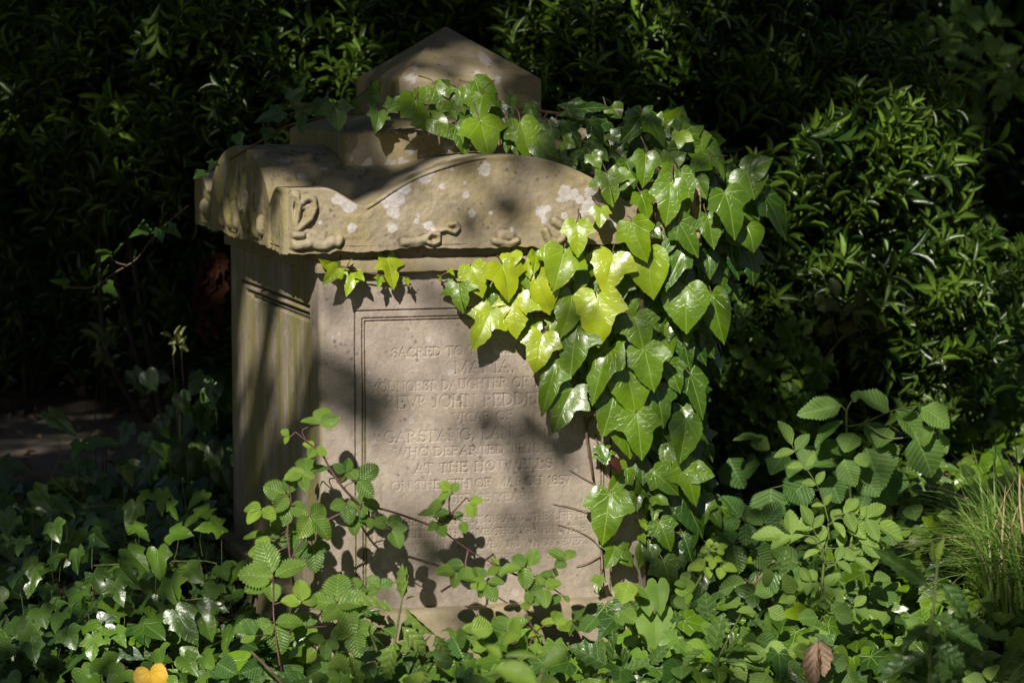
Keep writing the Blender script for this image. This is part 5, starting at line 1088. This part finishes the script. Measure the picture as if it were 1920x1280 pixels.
shrub('privet_bush', 'privet bush on the shaded bank at the far right', 'bush', (cx(1830, 8.4), 8.4, cz(690, 8.4)), (.4, .3, .18), 260, (.03, .055), (.35, .25), 'oval', 'oval', .6, (4, 7), group=None, twig=False)
shrub('pale_seedling', 'pale yellowish seedling pair left of the tomb above the ivy', 'seedling', (cx(330, 6.6), 6.6, cz(645, 6.6)), (.05, .04, .025), 3, (.035, .05), (.7, .1), 'pale', 'oval', .4, (4, 5), group=None, stemn=3, twig=False, sr=.002)
shrub('pale_seedling', 'dull yellowish seedling further left above the ivy', 'seedling', (cx(185, 6.8), 6.8, cz(650, 6.8)), (.05, .04, .03), 3, (.05, .065), (.2, .1), 'pale', 'oval', .35, (4, 5), group=None, stemn=3, twig=False, sr=.002)
def spindly():
    root = empty('spindly_sapling', tuple(at(1540, 690, 6.9)), 'thin bare-stemmed sapling with pale oval leaves before the shrubs right of centre', 'sapling'); Lv = Leaves(); mb = MB()
    def z6(x, y): return 1220 + x / 1.829, y / 1.829
    mb.tube(spline([at(*z6(x, y), 6.9) for x, y in [(560, 1270), (620, 1200), (680, 1120), (715, 1020)]], 5), .004, .002); mb.tube(spline([at(*z6(x, y), 6.9) for x, y in [(650, 1165), (720, 1130), (780, 1110)]], 4), .0025, .0015); mb.tube(spline([at(*z6(x, y), 6.9) for x, y in [(640, 1170), (625, 1100), (610, 1040)]], 4), .002, .0015)
    for x, y in [(590, 1040), (615, 1090), (640, 1020), (660, 1075), (655, 1105), (710, 990), (730, 1010), (765, 995), (725, 1085), (715, 1130), (770, 1085), (770, 1130), (570, 1060), (600, 1010), (690, 1050), (745, 1090)]:
        B = at(*z6(x, y), 6.9); d = rv(1) * [1, .3, 1]; s = random.uniform(.035, .06); Lv.add('oval', B, d, np.array([0, -.8, .6]) + rv(.3), s, s * .65, random.uniform(0, .25))
    Lv.build('foliage', M['pale'], root); mb.build('stem', M['stem_brown'], root)
spindly()
# oak spray hanging at the top right, hedge and trunks behind
shrub('oak_bough', 'yellow-green oak leaves hanging in the gloom at the top right corner', 'oak', (cx(1790, 8.6), 8.6, cz(120, 8.6)), (.26, .2, .2), 40, (.06, .1), (.75, .15), 'hazel', 'hazel', .6, (3, 6), group=None, stemn=3, twig=True, sr=.012)
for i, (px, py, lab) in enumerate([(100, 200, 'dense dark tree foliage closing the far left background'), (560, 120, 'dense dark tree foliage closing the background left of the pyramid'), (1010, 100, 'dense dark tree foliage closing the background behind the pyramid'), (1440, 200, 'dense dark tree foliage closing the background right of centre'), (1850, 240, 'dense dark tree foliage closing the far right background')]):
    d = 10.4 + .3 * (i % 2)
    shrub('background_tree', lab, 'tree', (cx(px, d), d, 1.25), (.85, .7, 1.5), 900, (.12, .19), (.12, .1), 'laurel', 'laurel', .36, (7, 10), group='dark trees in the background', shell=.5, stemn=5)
def trunk(label, px, d, r, h):
    c = np.array([cx(px, d), d, float(th(cx(px, d), d))]); root = empty('tree', tuple(c), label, 'tree'); mb = MB()
    mb.tube(spline([c + [0, 0, -.1], c + [.02, 0, .6], c + [-.02, .02, 1.6], c + [.05, 0, h]], 6), r * 1.15, r * .6, 14)
    for k in range(5): mb.tube(spline([c + [0, 0, h * (.55 + .1 * k)], c + rv(.3) + [0, 0, h * .8 + .1 * k], c + rv(.7) * [1, 1, .3] + [0, 0, h * 1.1]], 5), r * .35, r * .1, 7)
    mb.build('trunk', M['bark'], root)
    Lv = Leaves()
    for _ in range(900):
        p = c + [0, 0, h * 1.15] + rv(.5) * [1.4, 1, .5]; Lv.add('canopy', p, rv(1), rv(.6) + [0, 0, 1], random.uniform(.09, .15), .08, random.random())
    Lv.build('crown', M['canopy'], root)
trunk('dull brown tree trunk in the dark at the far left', 25, 9.0, .075, 3.2)
trunk('dark tree trunk deep in the background right of centre', 1620, 9.6, .09, 3.4)

# ================================================================== ADDED UNSEEN TREE, gaps cut in its crown to place the dapple
A1 = unit(np.cross(SUN, [0, 0, 1.0])); B1 = np.cross(A1, SUN)
def ab(P): return np.array([np.dot(P, A1), np.dot(P, B1)])
Z = []   # patches of sun: (point, radius in metres, share of light)
def zf(x, y, v, r, t): P = TPw(x, y, v); Z.append((ab(P), r * 5.6 / FPX, t ** .5))
def zl(x, y, r, t):
    a = TU(x, y, 0); P = loc2w(0, a[0], a[1]); Z.append((ab(P), r * 5.9 / FPX, t ** .5))
def zd(x, y, d, r, t): P = at(x, y, d); Z.append((ab(P), r * d / FPX, t ** .5 if d < 6.9 or y > 640 else -t ** .4))
for a in [(640, 580, 0, 70, .5), (790, 660, 0, 85, .6), (900, 640, 0, 90, .8), (860, 740, 0, 110, .6), (960, 955, 0, 80, 1), (1080, 930, 0, 80, .5), (760, 1000, 0, 130, .45), (1000, 1080, 0, 120, .6), (650, 1080, 0, 80, .45), (740, 545, 0, 130, .5),
          (560, 420, -.05, 70, .6), (700, 420, -.05, 90, .75), (830, 410, -.05, 85, .8), (920, 430, -.05, 90, .8), (1090, 400, -.05, 75, 1), (1010, 430, -.05, 60, .7), (800, 330, -.05, 60, .4), (560, 300, .1, 50, .2), (760, 290, .22, 50, .45), (830, 270, .22, 40, .5), (778, 138, .33, 55, .8), (930, 150, .33, 60, .25), (840, 90, .4, 40, .15),
          (1130, 560, -.06, 170, 1), (1250, 450, -.08, 150, 1), (1180, 740, -.06, 150, 1), (1250, 320, .0, 140, .9), (1390, 390, -.06, 90, .75), (900, 230, .1, 120, .9), (1120, 230, .08, 110, .5), (1300, 590, -.05, 80, 1), (1260, 920, -.03, 130, .75), (1150, 960, -.04, 80, .6), (1000, 500, -.04, 140, 1)]: zf(*a)
for a in [(470, 570, 75, .95), (540, 600, 75, .95), (550, 700, 60, .75), (465, 680, 50, .5), (460, 700, 40, .25), (460, 350, 60, .6), (440, 400, 50, .5)]: zl(*a)
for a in [(600, 800, 5.35, 80, .8), (560, 950, 5.33, 140, .8), (490, 960, 5.3, 50, .9), (860, 950, 5.4, 90, 1), (600, 1150, 5.15, 200, 1), (800, 1150, 5.1, 200, 1), (1000, 1100, 5.35, 180, .9), (1230, 1170, 5.3, 150, .9), (950, 1240, 3.5, 280, 1),
          (350, 970, 5.7, 70, .6), (250, 1150, 5.3, 190, .45), (310, 1260, 5.0, 110, .7), (1560, 1000, 5.4, 240, .95), (1640, 830, 5.65, 150, .75), (1800, 850, 7, 150, .8), (1650, 780, 8, 120, .5), (1600, 860, 5.65, 200, .6), (150, 1060, 5.5, 200, .22), (100, 1180, 5.2, 90, .35), (1500, 1220, 5.1, 120, .5), (1860, 1040, 5.8, 150, .85), (1450, 1150, 5.3, 150, .9), (1340, 1060, 5.3, 50, .8), (1760, 1130, 4.2, 220, .7), (1700, 1000, 6, 150, .7), (1400, 800, 6.5, 90, .35), (1880, 880, 7.5, 90, .4), (350, 770, 6.8, 100, .03), (90, 830, 7.4, 70, .04), (1850, 770, 8, 140, .7), (700, 1260, 4.95, 150, .5), (1230, 1260, 4.95, 150, .5), (1530, 1240, 4.95, 150, 1), (450, 1250, 5.0, 100, .4), (1000, 1270, 4.9, 120, .5),
          (610, 140, 7.3, 100, .9), (300, 220, 7.5, 100, .7), (410, 270, 7.4, 80, .7), (500, 190, 7.4, 70, .6), (1060, 80, 7.4, 100, .8), (1200, 150, 7.4, 90, .7), (1300, 60, 7.5, 80, .4), (1640, 250, 7.1, 70, .2), (1750, 270, 7.2, 60, .45), (1670, 440, 7.1, 60, .6), (1790, 560, 7.0, 90, .7), (1380, 520, 7.0, 70, .8), (1350, 620, 7.0, 60, .7), (1560, 620, 7.2, 60, .1), (1540, 50, 7.5, 30, .4), (380, 420, 7.0, 30, .7), (395, 700, 6.8, 40, .35)]: zd(*a)

z_ab = np.array([z[0] for z in Z]); z_r = np.array([z[1] for z in Z]); z_t = np.array([z[2] for z in Z])
def overhead():
    # the crown must cover the sun's path to everything in view
    cor = []
    for d in (4.6, 5.5, 7, 9, 11):
        for px in (-350, 960, 2270):
            for h in (0, 1.2, 2.3): cor.append(ab(np.array([cx(px, d), d, h])))
    cor = np.array(cor); lo = cor.min(0) - .3; hi = cor.max(0) + .3
    area = np.prod(hi - lo); COV = 5.0; Lf = .085; la = Lf * .06 * .62; n = int(area * COV / la * 1.5)
    q = lo + rng.random((n, 2)) * (hi - lo)
    T_ = np.zeros(n); fine = sstep(.42, .54, fbm(np.column_stack([q * 8, np.full(n, 3.3)]), 3))
    for (c, r, t) in zip(z_ab, z_r, z_t):
        d = np.hypot(q[:, 0] - c[0], q[:, 1] - c[1]); T_ = np.maximum(T_, (t if t > 0 else -t * fine) * (1 - sstep(.75 * r, 1.25 * r + .02, d)))
    nz = fbm(np.column_stack([q * 5, np.zeros(n)]), 3)
    base = .05 * sstep(.56, .66, nz)
    T_ = np.clip(np.maximum(T_ * (.75 + .5 * sstep(.4, .6, nz)), base), .002, 1)
    keep = rng.random(n) < np.clip(-np.log(T_) / COV, 0, 1)
    q = q[keep]; print('canopy leaves', len(q), 'area', area)
    ref = O + np.array([0, 0, .6]); r0 = np.dot(ref, SUN)
    trunk_b = np.array([-4.6, -0.2, 0.0])
    root = empty('dapple_tree', tuple(trunk_b), 'unseen tree added overhead, gaps cut in its crown to dapple the tomb', 'tree'); Lv = Leaves(); mb = MB()
    ts = rng.uniform(6.2, 8.6, len(q))
    P = q[:, :1] * A1 + q[:, 1:] * B1 + SUN * (r0 - ts)[:, None]
    ok = P[:, 2] > 3.0; P = P[ok]
    for p in P: Lv.add('canopy', p, rv(1), SUN + rv(.35), Lf * random.uniform(.8, 1.2), .06, random.random())
    c = P.mean(0)
    mb.tube(spline([trunk_b + [0, 0, -.2], trunk_b + [.05, 0, 1.5], trunk_b + [.2, .1, 3.2], trunk_b + [.6, .6, 5.2]], 8), .26, .15, 16)
    Lv.build('crown', M['canopy'], root); mb.build('trunk', M['bark'], root)
    return root
overhead()
def outer_tree(label, x, y, h, r, n):  # coarse trees added out of view to block sky light
    b = np.array([x, y, 0.0]); root = empty('screen_tree', tuple(b), label, 'tree', 'added trees out of view that block sky light'); mb = MB(); Lv = Leaves()
    mb.tube(spline([b + [0, 0, -.2], b + [.1, 0, h * .5], b + [0, .1, h]], 6), .22, .08, 10)
    for _ in range(n):
        e = unit(rv(1)); p = b + [0, 0, h] + e * np.array([r, r, h * .62]) * random.uniform(.55, 1)
        if p[2] < .5: continue
        s = random.uniform(.35, .6); Lv.add('canopy', p, rv(1), e + rv(.5), s, s * .7, random.random())
    Lv.build('crown', M['canopy'], root); mb.build('trunk', M['bark'], root)
outer_tree('added screening tree behind the camera', 1.5, -7.5, 4.0, 3.8, 1800)
outer_tree('added screening tree off to the left', -7.5, 3.0, 6.0, 4.0, 1800)
outer_tree('added screening tree off to the right', 7.5, 4.5, 6.0, 4.0, 1800)
outer_tree('added screening tree far behind the shrubs', -3.5, 15.5, 6.0, 4.0, 1800)
outer_tree('added screening tree far behind the shrubs on the right', 4, 16, 6.0, 4.0, 1800)


# ================================================================== LIGHT AND CAMERA
w = bpy.data.worlds.new('World'); scn.world = w; w.use_nodes = True; nt = w.node_tree; nt.nodes.clear()
sky = nt.nodes.new('ShaderNodeTexSky'); sky.sky_type = 'NISHITA'; sky.sun_disc = False
ts_ = -SUN; sky.sun_elevation = math.asin(ts_[2]); sky.sun_rotation = math.atan2(ts_[0], ts_[1])
bg = nt.nodes.new('ShaderNodeBackground'); bg.inputs[1].default_value = SKY; ow = nt.nodes.new('ShaderNodeOutputWorld')
nt.links.new(sky.outputs[0], bg.inputs[0]); nt.links.new(bg.outputs[0], ow.inputs[0])
sl = bpy.data.lights.new('sun', 'SUN'); sl.energy = SUNE; sl.angle = R(.53); sl.color = (1, .94, .84)
so = bpy.data.objects.new('sun', sl); col.objects.link(so); so.location = (-4, -6, 9)
import mathutils
so.rotation_euler = mathutils.Vector(tuple(SUN)).to_track_quat('-Z', 'Y').to_euler()
cd = bpy.data.cameras.new('camera'); co = bpy.data.objects.new('camera', cd); col.objects.link(co); scn.camera = co
co.location = tuple(CAM); co.rotation_euler = (math.pi / 2 - PITCH, 0, 0)
cd.sensor_width = 36; cd.lens = FPX / 1920 * 36; cd.clip_end = 400; cd.clip_start = .05
cd.dof.use_dof = True; cd.dof.focus_distance = 5.5; cd.dof.aperture_fstop = 5.0
scn.view_settings.view_transform = 'Standard'; scn.view_settings.look = 'None'; scn.view_settings.exposure = 0
scn.cycles.max_bounces = 6; scn.cycles.diffuse_bounces = 3; scn.cycles.glossy_bounces = 2; scn.cycles.transmission_bounces = 3; scn.cycles.use_denoising = True
